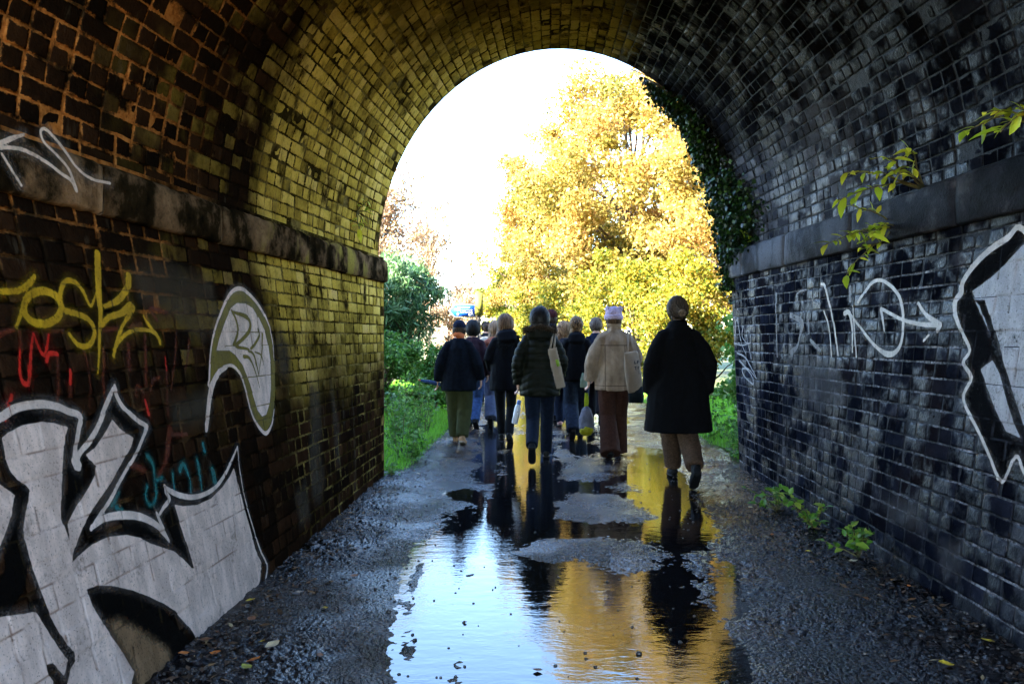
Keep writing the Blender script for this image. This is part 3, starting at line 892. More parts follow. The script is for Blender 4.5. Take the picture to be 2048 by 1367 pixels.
WHITE = paint_mat('spray_white', (0.86, 0.68, 0.60), 0.42, 0.003)
WLINE = paint_mat('spray_white_line', (0.86, 0.72, 0.65), 0.35, 0.003)
BLACK = paint_mat('spray_black', (0.002, 0.002, 0.002), 0.35, 0.004, (0.03, 0.02, 0.008), 0.85, spec=0.04)
YELLOW = paint_mat('spray_yellow', (0.62, 0.37, 0.012), 0.4, 0.006, (0.06, 0.04, 0.01))
RED = paint_mat('spray_red', (0.60, 0.022, 0.012), 0.6, 0.006, (0.06, 0.03, 0.01))
RUST = paint_mat('spray_red_faded', (0.16, 0.03, 0.012), 0.85, 0.009, (0.06, 0.03, 0.01), fade=0.75)
TEAL = paint_mat('spray_teal', (0.015, 0.17, 0.17), 0.5, 0.010, (0.10, 0.05, 0.02), fade=0.9)
OLIVE = paint_mat('spray_olive', (0.17, 0.135, 0.008), 0.2, 0.004, (0.03, 0.025, 0.008))
GHOST = paint_mat('spray_white_faded', (0.30, 0.29, 0.30), 0.6, 0.012, (0.05, 0.04, 0.03), 0.5, fade=0.75)
WGREY = paint_mat('spray_pale', (0.36, 0.36, 0.41), 0.7, 0.005, (0.06, 0.045, 0.04), 0.35)
WRIGHT = paint_mat('spray_white_wet', (0.62, 0.57, 0.55), 0.4, 0.004, (0.10, 0.08, 0.07), 0.35)
WTHIN = paint_mat('spray_white_thin', (0.42, 0.42, 0.45), 0.55, 0.004, (0.05, 0.05, 0.05), 0.35, fade=0.85)
GREYL = paint_mat('grey_wash', (0.15, 0.12, 0.085), 0.97, 0.06, (0.05, 0.035, 0.02), 0.8, fade=0.38, spec=0)
SCUFF = paint_mat('brown_scuff', (0.36, 0.23, 0.13), 0.9, 0.03, (0.05, 0.035, 0.02), 0.8, fade=0.8, spec=0)
WASH = paint_mat('pale_wash', (0.10, 0.10, 0.12), 0.95, 0.06, (0.03, 0.03, 0.03), 0.4, fade=0.4)

K_FILL = [(1,876),(13,865),(44,850),(83,843),(105,846),(133,854),(129,870),(126,892),(124,927),(121,979),(121,1036),(129,1060),(137,1080),(133,1048),(154,1008),(176,973),(189,947),
 (190,931),(176,918),(170,909),(187,896),(204,872),(215,852),(222,839),(237,857),(252,868),(264,875),(260,892),(241,927),(219,966),(197,997),(182,1019),(162,1058),(154,1078),(146,1104),(142,1126),
 (154,1113),(182,1089),(215,1073),(252,1069),(279,1075),(300,1086),(347,1102),(364,1117),(382,1136),(386,1136),(377,1104),(366,1068),(355,1036),(347,1009),(364,1012),(393,1009),(421,996),(443,974),(458,952),(466,935),
 (474,965),(485,1009),(498,1053),(509,1097),(522,1125),(521,1132),(519,1159),(509,1189),(480,1211),(447,1233),(421,1262),(401,1288),(396,1293),(386,1268),(373,1249),(349,1222),(322,1205),(294,1192),(263,1180),(224,1171),
 (193,1170),(171,1178),(182,1209),(195,1233),(215,1264),(239,1297),(257,1328),(266,1343),(261,1362),(255,1420),(120,1420),(134,1360),(140,1336),(149,1321),(145,1304),(129,1284),(116,1262),(97,1227),(86,1200),(72,1159),
 (57,1121),(46,1078),(44,1056),(49,1023),(55,1001),(57,979),(48,968),(33,960),(18,942),(9,918)]
BLOB_A = [(-70,930),(0,971),(13,979),(28,990),(24,1008),(20,1030),(11,1058),(3,1078),(-10,1110),(-70,1130)]
BLOB_B = [(-70,1250),(0,1233),(39,1228),(68,1223),(83,1242),(101,1271),(116,1297),(134,1320),(127,1352),(116,1339),(103,1325),(92,1328),(91,1339),(97,1352),(105,1362),(100,1430),(-70,1430)]
S1 = [(-40,852),(0,834),(20,821),(44,812),(83,808),(110,812),(136,823),(158,832),(154,859),(149,892),(147,918)]
S1b = [(149,925),(158,905),(176,883),(193,854),(208,817),(219,791),(227,771)]
S1c = [(227,771),(233,793),(246,815),(268,837),(292,852)]
S1d = [(292,852),(283,874),(268,909),(246,947),(219,997),(197,1032),(180,1058)]
S2 = [(182,1054),(208,1036),(241,1030),(274,1032),(305,1046),(325,1064),(337,1082)]
S2b = [(337,1080),(322,1053),(312,1030),(310,1024)]
S2c = [(314,1032),(325,1014),(337,998),(330,984),(328,970)]
S2d = [(328,972),(342,983),(368,993),(395,992),(423,979),(443,957),(458,928),(473,893)]
S2e = [(473,893),(477,932),(483,974),(491,1009),(504,1053),(518,1097),(532,1128),(529,1160),(524,1190)]
paint('l', BLACK, 'black outline and shadow round the big white letter', [K_FILL, BLOB_A, BLOB_B, [(60,1210),(150,1330),(260,1400),(380,1290),(300,1195),(180,1170)]],
      [(S1, 34), (S1b, 30), (S1c, 34), (S1d, 24), (S2, 24), (S2c, 34), (S2d, 20), (S2e, [6, 12, 12, 14, 14, 15, 15, 13, 12]), ([(90,1000),(60,990),(30,1060),(30,1150),(0,1200)], 60), ([(150,920),(150,990),(140,1040)], 46), ([(200,840),(230,815),(255,850)], 40), ([(20,850),(80,832),(140,840)], 30), ([(330,1010),(350,1060),(375,1120)], 30), ([(250,1050),(300,1062),(350,1090)], 24)],
      lift=0.0028, grow=0.012)
paint('l', WHITE, 'huge white spray-painted letter beside the path', [K_FILL, BLOB_A, BLOB_B], lift=0.0042)
paint('l', WLINE, 'thin white outline looping round the huge letter', [],
      [(S1, [18, 18, 18, 17, 17, 16, 15, 14, 12, 11, 12]), (S1b, [16, 12, 13, 12, 11, 11, 7]), (S1c, [7, 11, 12, 11, 10]), (S1d, [10, 8, 8, 8, 9, 10, 8]), ([(149, 922), (153, 930)], 24), (S2, [10, 14, 17, 16, 14, 12, 5]), (S2b, [4, 9, 8, 4]), (S2c, [6, 8, 11, 10, 6]), (S2d, [7, 12, 11, 10, 9, 8, 7, 4]), (S2e, [4, 3, 3, 3, 4, 5, 5, 6, 7])],
      lift=0.0050)
paint('l', SCUFF, 'brown scuffed patch under the white letter', [[(215,1245),(240,1240),(275,1260),(335,1300),(350,1340),(300,1400),(270,1400),(268,1340),(240,1290)]], lift=0.0046, soft=0.03)

# the shield-shaped white tag with olive inlay
R_OUT = [(416,768),(418,724),(423,682),(434,642),(449,604),(463,583),(479,577),(495,586),(512,604),(526,626),(538,654),(545,691),(549,736),(550,780),(547,818),(541,846),(532,862),(520,856),(505,830),(494,790),(481,750),(463,735),(446,735),(434,747),(425,765)]
R_IN = [(431,701),(437,677),(449,642),(460,616),(472,606),(491,607),(505,616),(516,635),(528,661),(535,691),(540,729),(541,771),(538,806),(531,829),(523,832),(514,820),(505,790),(495,759),(484,731),(470,710),(458,701)]
paint('l', OLIVE, 'olive inlay of the shield-shaped white tag', [R_OUT], lift=0.0028)
paint('l', WHITE, 'white shield-shaped tag under the ledge', [R_IN],
      [([(411,860),(414,830),(419,790),(425,765),(436,745),(452,734)], [10, 14, 15, 15, 12, 8]), ([(416,770),(418,724),(423,682),(434,642),(449,604),(463,583),(479,577),(495,586),(512,604),(526,626),(538,654)], [7, 5, 5, 6, 7, 8, 9, 8, 8, 7, 4]),
       ([(538,654),(545,691),(547,720)], [4, 3, 2]), ([(446,733),(463,731),(479,748),(492,788),(503,828),(517,855),(531,866),(542,848),(547,818)], [5, 7, 7, 6, 6, 8, 9, 5, 3])], lift=0.0040)
paint('l', OLIVE, 'dark strokes inside the shield-shaped tag', [],
      [([(462,622),(470,640),(474,664),(466,690)], 7), ([(464,624),(490,633),(499,645),(497,662),(484,678),(470,692),(490,697),(497,699)], [6, 10, 9, 9, 8, 7, 6, 3]), ([(515,658),(516,672),(506,690),(500,697)], 6), ([(486,713),(497,716),(508,740),(517,776)], [8, 7, 4, 2]), ([(495,702),(505,708),(513,735),(516,752)], [4, 6, 4, 2]), ([(523,668),(522,700),(516,750)], [7, 4, 2]), ([(508,704),(520,710),(526,730)], [3, 4, 2])], lift=0.0052)

# yellow, red and teal tags
ring = [(83 + 37 * math.cos(a), 615 + 33 * math.sin(a)) for a in np.linspace(0, 2 * math.pi, 17)]
paint('l', YELLOW, 'yellow looping tag high on the dark wall', [],
      [([(-20,582),(25,583),(45,577),(60,564),(68,552)], [13, 13, 14, 14, 10]), (ring, 17), ([(45,614),(36,640),(30,656)], [12, 9, 7]), ([(117,610),(120,580),(131,562),(150,566),(165,585),(178,612),(188,594),(194,580)], [12, 12, 12, 11, 10, 7, 6, 6]),
       ([(194,508),(195,560),(198,620),(197,668),(193,746)], [18, 19, 13, 10, 4]), ([(255,553),(253,575),(236,600),(207,613)], [18, 17, 15, 9]), ([(128,622),(150,628),(175,640),(187,665),(176,690),(155,690),(136,668)], [14, 13, 13, 11, 12, 12, 9]),
       ([(199,655),(215,635),(240,627),(260,612),(262,622),(246,648),(235,672),(225,712)], [9, 13, 14, 18, 14, 8, 8, 8]), ([(226,700),(245,672),(270,660),(300,662),(315,676),(318,686)], [8, 9, 9, 8, 9, 10]), ([(286,632),(300,655),(312,668)], [5, 9, 5])], lift=0.0046, soft=0.006)
paint_each('l', RED, 'bright red tag below the yellow one', [],
      [([(37,700),(38,750),(45,767),(55,765),(58,740),(60,700),(65,668)], [6, 8, 12, 12, 9, 8, 7]), ([(65,668),(74,692),(86,712),(92,690),(95,670)], [8, 8, 8, 7, 6]), ([(91,722),(96,708),(112,708)], [10, 12, 10]), ([(139,740),(138,768)], [8, 8]), ([(20,790),(15,815),(8,840)], [9, 11, 8]), ([(288,800),(296,828)], [8, 9]), ([(329,714),(331,740)], 4)], lift=0.0040, soft=0.006)
paint_each('l', RUST, 'faded rust-red drips and scribbles on the dark wall', [],
      [([(-10,672),(20,660),(36,664),(38,700)], [14, 10, 8, 7]), ([(105,662),(125,660)], 8), ([(162,690),(172,720),(178,770),(178,812)], [7, 5, 3, 3]), ([(138,770),(139,792)], 8), ([(112,712),(115,760),(114,800)], [7, 6, 6]), ([(205,700),(205,760),(210,800)], [8, 6, 5]), ([(255,690),(258,740)], 10), ([(262,655),(280,650)], 14), ([(200,660),(235,657)], 10),
       ([(288,670),(290,740),(292,770)], [8, 8, 6]), ([(300,780),(305,760),(318,755)], 6), ([(270,790),(275,770),(285,785)], 6), ([(312,640),(300,616),(330,625)], 9), ([(330,740),(335,830)], 4), ([(352,660),(348,720),(340,780)], 4), ([(340,860),(330,920),(318,950)], [20, 12, 10]), ([(262,930),(285,940)], 14), ([(378,680),(370,740)], 4), ([(338,868),(372,868)], 8)], lift=0.0034, soft=0.009)
paint_each('l', TEAL, 'teal scribble between the white letter shapes', [],
      [([(293,912),(303,925),(310,960),(310,995),(300,1010),(290,996),(293,972)], [14, 10, 9, 9, 9, 8, 8]), ([(312,960),(324,955)], 9), ([(345,945),(348,982)], [8, 9]), ([(358,940),(365,928),(377,955),(380,985)], [14, 14, 8, 8]), ([(392,918),(396,935),(402,980)], [9, 14, 6]), ([(405,888),(408,902)], 12), ([(424,940),(428,962)], [18, 20]), ([(236,985),(222,1010)], [10, 12]), ([(232,1015),(245,1025)], 14)], lift=0.0036, soft=0.010)
paint_each('l', GREYL, 'pale chalky run-off below the ledge', [[(560,640),(575,690),(580,740),(570,760),(555,745),(552,680)], [(617,760),(636,770),(642,860),(640,900),(648,960),(640,1005),(625,1000),(618,930),(622,850)], [(660,760),(668,800),(676,850),(680,930),(672,930),(668,860)], [(260,540),(300,520),(420,560),(440,640),(400,680),(330,620),(280,600)], [(590,990),(610,960),(620,1030),(600,1050)], [(340,810),(420,780),(415,840),(350,850)]], lift=0.0030, soft=0.05)
o = paint('l', WLINE, 'white scrawl across the stone ledge', [],
      [([(-40,300),(-10,290),(20,278),(45,270)], [10, 11, 10, 5]), ([(-20,297),(20,296),(50,303),(90,325),(120,348),(140,362),(150,382)], [8, 8, 8, 7, 7, 8, 9]), ([(150,382),(135,340),(110,310),(85,285),(78,265),(85,258),(100,270),(125,300),(150,335),(180,358),(217,367)], [9, 7, 6, 6, 6, 6, 7, 7, 6, 6, 6]), ([(0,308),(20,340),(40,372)], 6)], lift=0.004, ledge_=True)

# right wall
EDGE = [(2075,495),(2041,454),(2018,475),(1980,501),(1946,535),(1925,568),(1923,585),(1912,602),(1911,624),(1925,662),(1942,700),(1929,725),(1944,755),(1929,789),(1934,815),(1955,853),(1976,899),(2005,963),(2033,912),(2050,944),(2075,990)]
BLACKW = paint_mat('spray_black_worn', (0.0025, 0.0025, 0.0035), 0.45, 0.004, (0.03, 0.034, 0.045), 0.8, spec=0.02)
paint('r', BLACKW, 'black filling of the white-edged panel', [EDGE + [(2090, 985), (2090, 495)]], lift=0.0028)
paint('r', WGREY, 'pale grey letter filling at the white-edged panel', [[(2085,470),(2046,492),(2012,528),(1982,556),(1945,582),(1956,612),(1982,670),(2000,710),(2015,770),(2030,820),(2048,872),(2085,900)], [(1962,738),(1986,720),(2000,745),(2010,780),(2030,850),(2042,876),(2012,862),(1990,812)]], lift=0.0042,
      minus=[[(1950,600),(1962,612),(2010,760),(2040,860),(2052,890),(2060,890),(2020,760),(1972,600)]])
paint('r', WRIGHT, 'jagged white outline running down the wet wall', [], [(EDGE[:9], [12, 12, 15, 15, 14, 13, 16, 15, 12]), (EDGE[8:], [12, 9, 8, 9, 9, 9, 8, 8, 8, 8, 8, 8, 8])], lift=0.0050)
paint('r', WRIGHT, 'white arrow tag with a long oval loop', [],
      [([(1690,626),(1700,626),(1706,663),(1705,703)], [11, 10, 6, 5]), ([(1707,612),(1710,663),(1713,713)], [5, 6, 5]), ([(1700,626),(1725,659),(1742,681),(1758,698),(1776,708),(1793,703),(1804,681),(1808,639),(1802,601),(1788,577),(1766,561),(1747,564),(1731,584),(1718,604)], [6, 6, 7, 8, 13, 11, 9, 9, 9, 8, 7, 8, 8, 7]),
       ([(1762,619),(1766,641),(1769,662)], [8, 7, 4]), ([(1762,617),(1784,628),(1806,639),(1841,648),(1876,650)], [7, 7, 7, 9, 10]), ([(1837,606),(1852,628),(1876,646),(1882,651),(1876,661)], [7, 8, 14, 14, 10]), ([(1859,670),(1848,681)], [5, 6]), ([(1643,568),(1650,571),(1657,597),(1665,628),(1672,672),(1677,710)], [5, 6, 6, 6, 6, 6]), ([(1648,621),(1659,654),(1664,713)], [4, 5, 4])], lift=0.0036)
paint_each('r', GHOST, 'faded white letters before the arrow tag', [],
      [([(1553,588),(1553,640),(1555,712)], [8, 6, 8]), ([(1582,630),(1605,645),(1600,672),(1596,690),(1584,705)], [12, 16, 9, 8, 18]), ([(1595,602),(1596,586),(1612,579)], [8, 7, 4]), ([(1617,640),(1618,665)], 9), ([(1700,575),(1702,600)], 12), ([(1625,600),(1640,614)], 7), ([(1622,680),(1640,700)], 10)], lift=0.0034, soft=0.010)
paint_each('r', WTHIN, 'thin white scribble near the mouth of the arch', [],
      [([(1470,685),(1474,637),(1483,683),(1492,707)], 3), ([(1487,652),(1485,672),(1494,685),(1503,683),(1500,663),(1494,663),(1496,683),(1503,716)], 2.5), ([(1474,705),(1492,716),(1514,757),(1498,738),(1485,738),(1490,753),(1507,768),(1503,749),(1479,720)], [4, 4, 2, 3, 4, 4, 4, 3, 5]), ([(1468,686),(1485,690),(1500,686)], 3)], lift=0.0034)
paint_each('r', WASH, 'blotchy pale wash low on the wet wall', [[(1700,860),(1725,870),(1730,960),(1712,1000),(1698,930)], [(1600,700),(1680,740),(1700,800),(1640,830),(1590,780)], [(1870,1080),(1920,1090),(1925,1140),(1890,1160)], [(1760,990),(1840,1010),(1850,1060),(1780,1040)]], lift=0.0030, soft=0.06)
# ================================================================== PLANTS
def leaf_mesh(name, C, size, rng, up=0.3, asp=0.55, jitter=0.35, col=None, droop=0.0, fold=0.25, out=None):
    """one folded leaf of four points at each centre C (n,3)"""
    n = len(C)
    d = rng.normal(size=(n, 3)); d[:, 2] -= droop
    if out is not None: d = d * 0.6 + out
    d /= np.linalg.norm(d, axis=1)[:, None]
    nr = rng.normal(size=(n, 3)); nr[:, 2] += up * 3
    nr -= d * np.sum(nr * d, 1)[:, None]; nr /= np.linalg.norm(nr, axis=1)[:, None] + 1e-9
    w = np.cross(nr, d)
    s = (size * (1 + jitter * rng.uniform(-1, 1, n)))[:, None]
    a = C - d * s * .5; t = C + d * s * .5
    m = C - d * s * 0.05
    l = m + w * s * asp * .5 + nr * s * fold * asp * .5; r = m - w * s * asp * .5 + nr * s * fold * asp * .5
    V = np.stack([a, r, t, l], 1).reshape(-1, 3)
    i = np.arange(n)[:, None] * 4
    F = np.concatenate([i + [0, 1, 2], i + [0, 2, 3]])
    me = mesh_np(name, V, F)
    c = rng.random(n) if col is None else col
    attr(me, 'col', np.repeat(np.clip(c, 0.001, 0.999), 4))
    return me

def cluster_points(rng, centres, rad, n, flat=0.75):
    k = rng.integers(0, len(centres), n)
    q = rng.normal(size=(n, 3)); q /= np.linalg.norm(q, axis=1)[:, None]
    q *= rng.random((n, 1)) ** 0.5
    q[:, 2] *= flat
    r = rad if np.isscalar(rad) else np.asarray(rad)[k]
    return centres[k] + q * (r if np.isscalar(r) else r[:, None]), k

def limb(mb, a, b, r0, r1, rng, n=5, sag=0.08, sides=6):
    t = np.linspace(0, 1, n)[:, None]
    L = np.linalg.norm(b - a)
    P = a * (1 - t) + b * t + rng.normal(0, sag * L * .35, (n, 3)) * np.sin(np.pi * t) + np.array([0, 0, 1]) * (sag * L) * np.sin(np.pi * t)
    mb.tube(P, list(np.linspace(r0, r1, n)), sides)
    return P

BARK = {}
def bark(name, lo, hi):
    if name not in BARK:
        k = NM('bark_' + name); p = k.pos(); n = k.noise(k.scalevec(p, (6, 6, 1.5)), 4.0, 5)
        k.bsdf(Base_Color=k.ramp(n, [(0.35, lo), (0.65, hi)]), Roughness=0.85, Normal=k.bump(n, 0.7, 0.02)); BARK[name] = k.m
    return BARK[name]
BROWN = bark('brown', (0.05, 0.035, 0.022), (0.16, 0.12, 0.08)); PALE = bark('pale', (0.30, 0.22, 0.14), (0.55, 0.42, 0.28)); DARKB = bark('dark', (0.02, 0.016, 0.012), (0.06, 0.05, 0.035))

def tree(name, label, cat, base, h, crown_c, crown_r, n_cl, cl_r, n_leaf, leaf, mat, barkm, seed, r0=0.12, bare=0.0, droop=0.0, group=None, shell=0.55, up=0.3, asp=0.6, twigs=0, colgrad=0.0, flat=0.75):
    rng = np.random.default_rng(seed)
    base = np.array(base, float); cc = np.array(crown_c, float); cr = np.array(crown_r, float)
    root = empty(name, base); tag(root, label, cat, group)
    q = rng.normal(size=(n_cl, 3)); q /= np.linalg.norm(q, axis=1)[:, None]
    q *= (shell + (1 - shell) * rng.random((n_cl, 1))) * (0.82 + 0.36 * rng.random((n_cl, 1)))
    cen = cc + q * cr - base
    cen = cen[cen[:, 2] > 0.15]
    mb = MB()
    top = np.array([cc[0] - base[0], cc[1] - base[1], min(h, cc[2] - base[2] + cr[2] * .55)])
    n = 8; t = np.linspace(0, 1, n)[:, None]
    TP = t * top + rng.normal(0, 0.03 * h * .3, (n, 3)) * np.sin(np.pi * t) ; TP[0] = (0, 0, -0.15)
    mb.tube(TP, list(np.linspace(r0, r0 * .18, n)), 8)
    m = min(len(cen), 46)
    for i in range(m):
        c = cen[i]
        k = np.clip(int((c[2] / max(top[2], .1)) * .72 * (n - 1)), 1, n - 2)
        P = limb(mb, TP[k], c, r0 * .36, r0 * .06, rng, 5, 0.06, 5)
        for _ in range(twigs):
            e = c + rng.normal(0, 1, 3) * cl_r * 1.1
            limb(mb, P[3], e, r0 * .07, r0 * .015, rng, 3, 0.03, 3)
    mb.build('trunk', barkm, root, smooth=True)
    C, ki = cluster_points(rng, cen, cl_r * rng.uniform(.65, 1.35, len(cen)), n_leaf, flat)
    C = C[C[:, 2] > 0.06]; ki = ki[:len(C)]
    colr = rng.normal(0.5, 0.17, len(C)) + rng.normal(0, 0.16, len(cen))[ki]
    if colgrad:
        colr += colgrad * ((C[:, 2] + base[2] - cc[2]) / cr[2])
    me = leaf_mesh('crown', C, leaf, rng, up=up, asp=asp, col=colr, droop=droop)
    obj('crown', me, mat, root)
    return root

GOLD = leafmat('leaf_gold', [(0.0, (0.08, 0.09, 0.010)), (0.25, (0.26, 0.21, 0.028)), (0.5, (0.42, 0.31, 0.07)), (0.8, (0.46, 0.30, 0.085)), (1.0, (0.42, 0.18, 0.05))], 0.45)
YGREEN = leafmat('leaf_yellow_green', [(0.0, (0.04, 0.085, 0.008)), (0.4, (0.16, 0.19, 0.015)), (0.7, (0.42, 0.32, 0.03)), (1.0, (0.55, 0.34, 0.04))], 0.4)
GREEN = leafmat('leaf_green', [(0.0, (0.025, 0.085, 0.012)), (0.5, (0.075, 0.21, 0.025)), (1.0, (0.22, 0.36, 0.08))], 0.4)
TEALG = leafmat('leaf_blue_green', [(0.0, (0.014, 0.050, 0.014)), (0.5, (0.055, 0.15, 0.045)), (1.0, (0.24, 0.38, 0.17))], 0.25, 0.4)
RUSTL = leafmat('leaf_rust', [(0.0, (0.14, 0.12, 0.05)), (0.4, (0.34, 0.22, 0.11)), (0.75, (0.42, 0.26, 0.15)), (1.0, (0.38, 0.17, 0.10))], 0.4)
PEACH = leafmat('leaf_peach', [(0.0, (0.36, 0.26, 0.15)), (1.0, (0.55, 0.38, 0.22))], 0.4)  # far trees: paleness of haze and glare put into the leaf colour
IVYM = leafmat('leaf_ivy', [(0.0, (0.003, 0.010, 0.003)), (0.6, (0.009, 0.032, 0.006)), (1.0, (0.05, 0.12, 0.018))], 0.15, 0.4, 0.25)
LIME = leafmat('leaf_lime', [(0.0, (0.26, 0.38, 0.02)), (0.5, (0.48, 0.58, 0.035)), (1.0, (0.62, 0.60, 0.05))], 0.3, 0.45, 0.4, rand=True)
STEM = bark('stem', (0.05, 0.05, 0.015), (0.12, 0.10, 0.03))

GR = 'autumn trees beyond the arch'
def gz(x, y): return float(ground_z(np.array(x), np.array(y)))
def T(x, y): return (x, y, gz(x, y))
# the golden trees on the right
tree('maple_tree', 'tallest golden autumn tree filling the right of the arch', 'tree', T(3.4, 27), 11.0, (3.0, 27, 6.6), (3.7, 3.2, 4.7), 190, 0.8, 95000, 0.14, GOLD, BROWN, 1, 0.20, group=GR, colgrad=0.12)
tree('maple_tree', 'golden tree leaning towards the sky gap, left edge of the golden group', 'tree', T(1.4, 35), 9, (0.6, 35, 5.7), (3.2, 3.0, 4.4), 140, 0.8, 60000, 0.15, GOLD, BROWN, 2, 0.18, group=GR, colgrad=0.1)
tree('maple_tree', 'yellow tree close to the arch behind the ivy', 'tree', T(5.0, 16.5), 8.2, (4.7, 16.5, 4.8), (2.3, 2.2, 3.6), 110, 0.55, 46000, 0.10, GOLD, BROWN, 3, 0.14, group=GR)
tree('maple_tree', 'orange-topped tree between the tallest and the ivy', 'tree', T(6.2, 21), 10, (6.0, 21, 5.6), (3.1, 2.8, 4.4), 140, 0.7, 60000, 0.12, GOLD, BROWN, 4, 0.17, group=GR, colgrad=0.15)
tree('hazel_bush', 'yellow-green bush low down at the left edge of the golden trees', 'bush', T(-0.9, 40), 6, (-1.3, 40, 3.0), (2.3, 2.0, 3.2), 70, 0.6, 16000, 0.16, YGREEN, BROWN, 5, 0.10, group=GR)
tree('hazel_bush', 'yellow-green bush behind the walkers, middle of the hedge', 'bush', T(2.7, 22), 3.6, (2.4, 22, 1.9), (1.8, 1.5, 1.8), 70, 0.45, 20000, 0.10, YGREEN, BROWN, 6, 0.07, group=GR)
tree('hazel_bush', 'yellow bush beside the path right behind the lilac hat', 'bush', T(3.5, 16), 3.0, (3.2, 16, 1.6), (1.25, 1.2, 1.5), 60, 0.36, 20000, 0.08, YGREEN, BROWN, 7, 0.06, group=GR)
tree('bramble_bush', 'green bramble bush at the foot of the right wall end', 'bush', T(2.95, 10.0), 2.2, (2.95, 10.1, 1.15), (0.62, 1.0, 1.15), 50, 0.22, 5200, 0.085, GREEN, BROWN, 8, 0.03, group=GR, asp=0.75, up=0.6)
tree('hazel_bush', 'pale yellow bush where the path bends, behind the tall beanie', 'bush', T(0.2, 30), 3.6, (0.4, 30, 1.7), (1.7, 1.5, 1.7), 50, 0.5, 12000, 0.12, YGREEN, BROWN, 9, 0.06, group=GR)
# left of the path
tree('yew_tree', 'blue-green drooping evergreen beside the left end of the arch', 'tree', T(-2.3, 15), 3.2, (-2.9, 15, 2.1), (0.95, 0.9, 0.95), 70, 0.30, 14000, 0.17, TEALG, BROWN, 20, 0.075, droop=0.9, asp=0.16, up=0.1)
tree('birch_tree', 'slender pale birch almost bare against the sky', 'tree', T(-3.9, 26), 7.4, (-3.9, 26, 4.8), (1.5, 1.2, 2.6), 46, 0.5, 2600, 0.10, RUSTL, PALE, 21, 0.11, shell=0.2, twigs=8)
tree('oak_tree', 'rusty brown half-bare tree at the left rim of the arch', 'tree', T(-4.75, 22), 7, (-4.65, 22, 4.4), (1.15, 1.1, 2.6), 70, 0.45, 6000, 0.10, RUSTL, BROWN, 22, 0.10, twigs=3, shell=0.3)
tree('hawthorn_bush', 'thin brown thorn bush behind the signpost', 'bush', T(-3.3, 27), 4.4, (-3.3, 27, 2.5), (1.1, 1.0, 1.9), 40, 0.4, 2600, 0.09, RUSTL, BROWN, 23, 0.05, twigs=3, shell=0.3)
tree('hawthorn_bush', 'brown bush above the evergreen', 'bush', T(-4.9, 19), 3.6, (-4.4, 19, 2.9), (1.3, 1.0, 1.2), 40, 0.36, 3200, 0.09, RUSTL, BROWN, 24, 0.06, twigs=2)
for i, (x, y, r, hh, lab) in enumerate([(-2.55, 12.6, 0.62, 1.25, 'green leafy shrub left of the man with the cap'), (-3.3, 13.2, 0.7, 1.5, 'leafy shrub below the evergreen'), (-1.95, 14.2, 0.5, 1.15, 'low green shrub beneath the trunk of the evergreen')]):
    tree('green_shrub', lab, 'shrub', T(x, y), hh, (x, y, gz(x, y) + hh * .5), (r, r * .9, hh * .55), 50, 0.2, 6000, 0.065, GREEN, BROWN, 30 + i, 0.03, group='green shrubs on the bank', asp=0.7, up=0.7)
# far, sunlit hedge and trees behind the field
rngf = np.random.default_rng(77)
for i in range(7):
    x = -17 + i * 2.5 + rngf.uniform(-.8, .8); y = 82 + rngf.uniform(-8, 8); hh = rngf.uniform(5.0, 8.5)
    tree('distant_tree', 'haze-pale peach tree far across the sunlit field, %s from the left' % ['first', 'second', 'third', 'fourth', 'fifth', 'sixth', 'seventh'][i], 'tree', T(x, y), hh, (x, y, hh * .55), (2.4, 2.0, hh * .48), 34, 0.9, 2600, 0.34, PEACH, PALE, 100 + i, 0.16, group='far trees across the field', twigs=1, shell=0.3)

# ---- grass on both verges
def grass(x0, x1, y0, y1, n, h, seed):
    rng = np.random.default_rng(seed)
    x = rng.uniform(x0, x1, n); y = y0 * (y1 / y0) ** rng.random(n)
    x = x + path_shift(y)
    z = ground_z(x, y) - 0.01
    keep = fbm(x, y, freq=1.6, octv=3, seed=seed) > -0.35
    x, y, z = x[keep], y[keep], z[keep]; n = len(x)
    a = rng.uniform(0, 6.283, n); L = h * rng.uniform(.45, 1.25, n); bend = rng.uniform(.1, .7, n) * L
    w = rng.uniform(.003, .006, n) * (y / 9)
    dx, dy = np.cos(a), np.sin(a); sx, sy = -dy * w, dx * w
    b0 = np.stack([x - sx, y - sy, z], 1); b1 = np.stack([x + sx, y + sy, z], 1)
    m0 = np.stack([x + dx*bend*.35 - sx*.7, y + dy*bend*.35 - sy*.7, z + L*.6], 1); m1 = np.stack([x + dx*bend*.35 + sx*.7, y + dy*bend*.35 + sy*.7, z + L*.6], 1)
    t = np.stack([x + dx*bend, y + dy*bend, z + L*.95], 1)
    V = np.stack([b0, b1, m1, m0, t], 1).reshape(-1, 3)
    i = np.arange(n)[:, None] * 5
    me = mesh_np('grass', V, [i + [0, 1, 2, 3], i + [3, 2, 4]])
    attr(me, 'col', np.repeat(np.clip(rng.normal(.5, .22, n), 0.01, .99), 5))
    return me
GRASSM = leafmat('grass_blades', [(0.0, (0.07, 0.21, 0.012)), (0.5, (0.17, 0.46, 0.025)), (1.0, (0.32, 0.56, 0.07))], 0.45)
tag(obj('grass', grass(-3.4, -1.22, 8.0, 20, 42000, 0.10, 5), GRASSM), 'bright green grass on the left verge', 'grass', kind='stuff')
tag(obj('grass', grass(2.02, 3.8, 8.4, 20, 26000, 0.12, 6), GRASSM), 'bright green grass on the right verge', 'grass', kind='stuff')

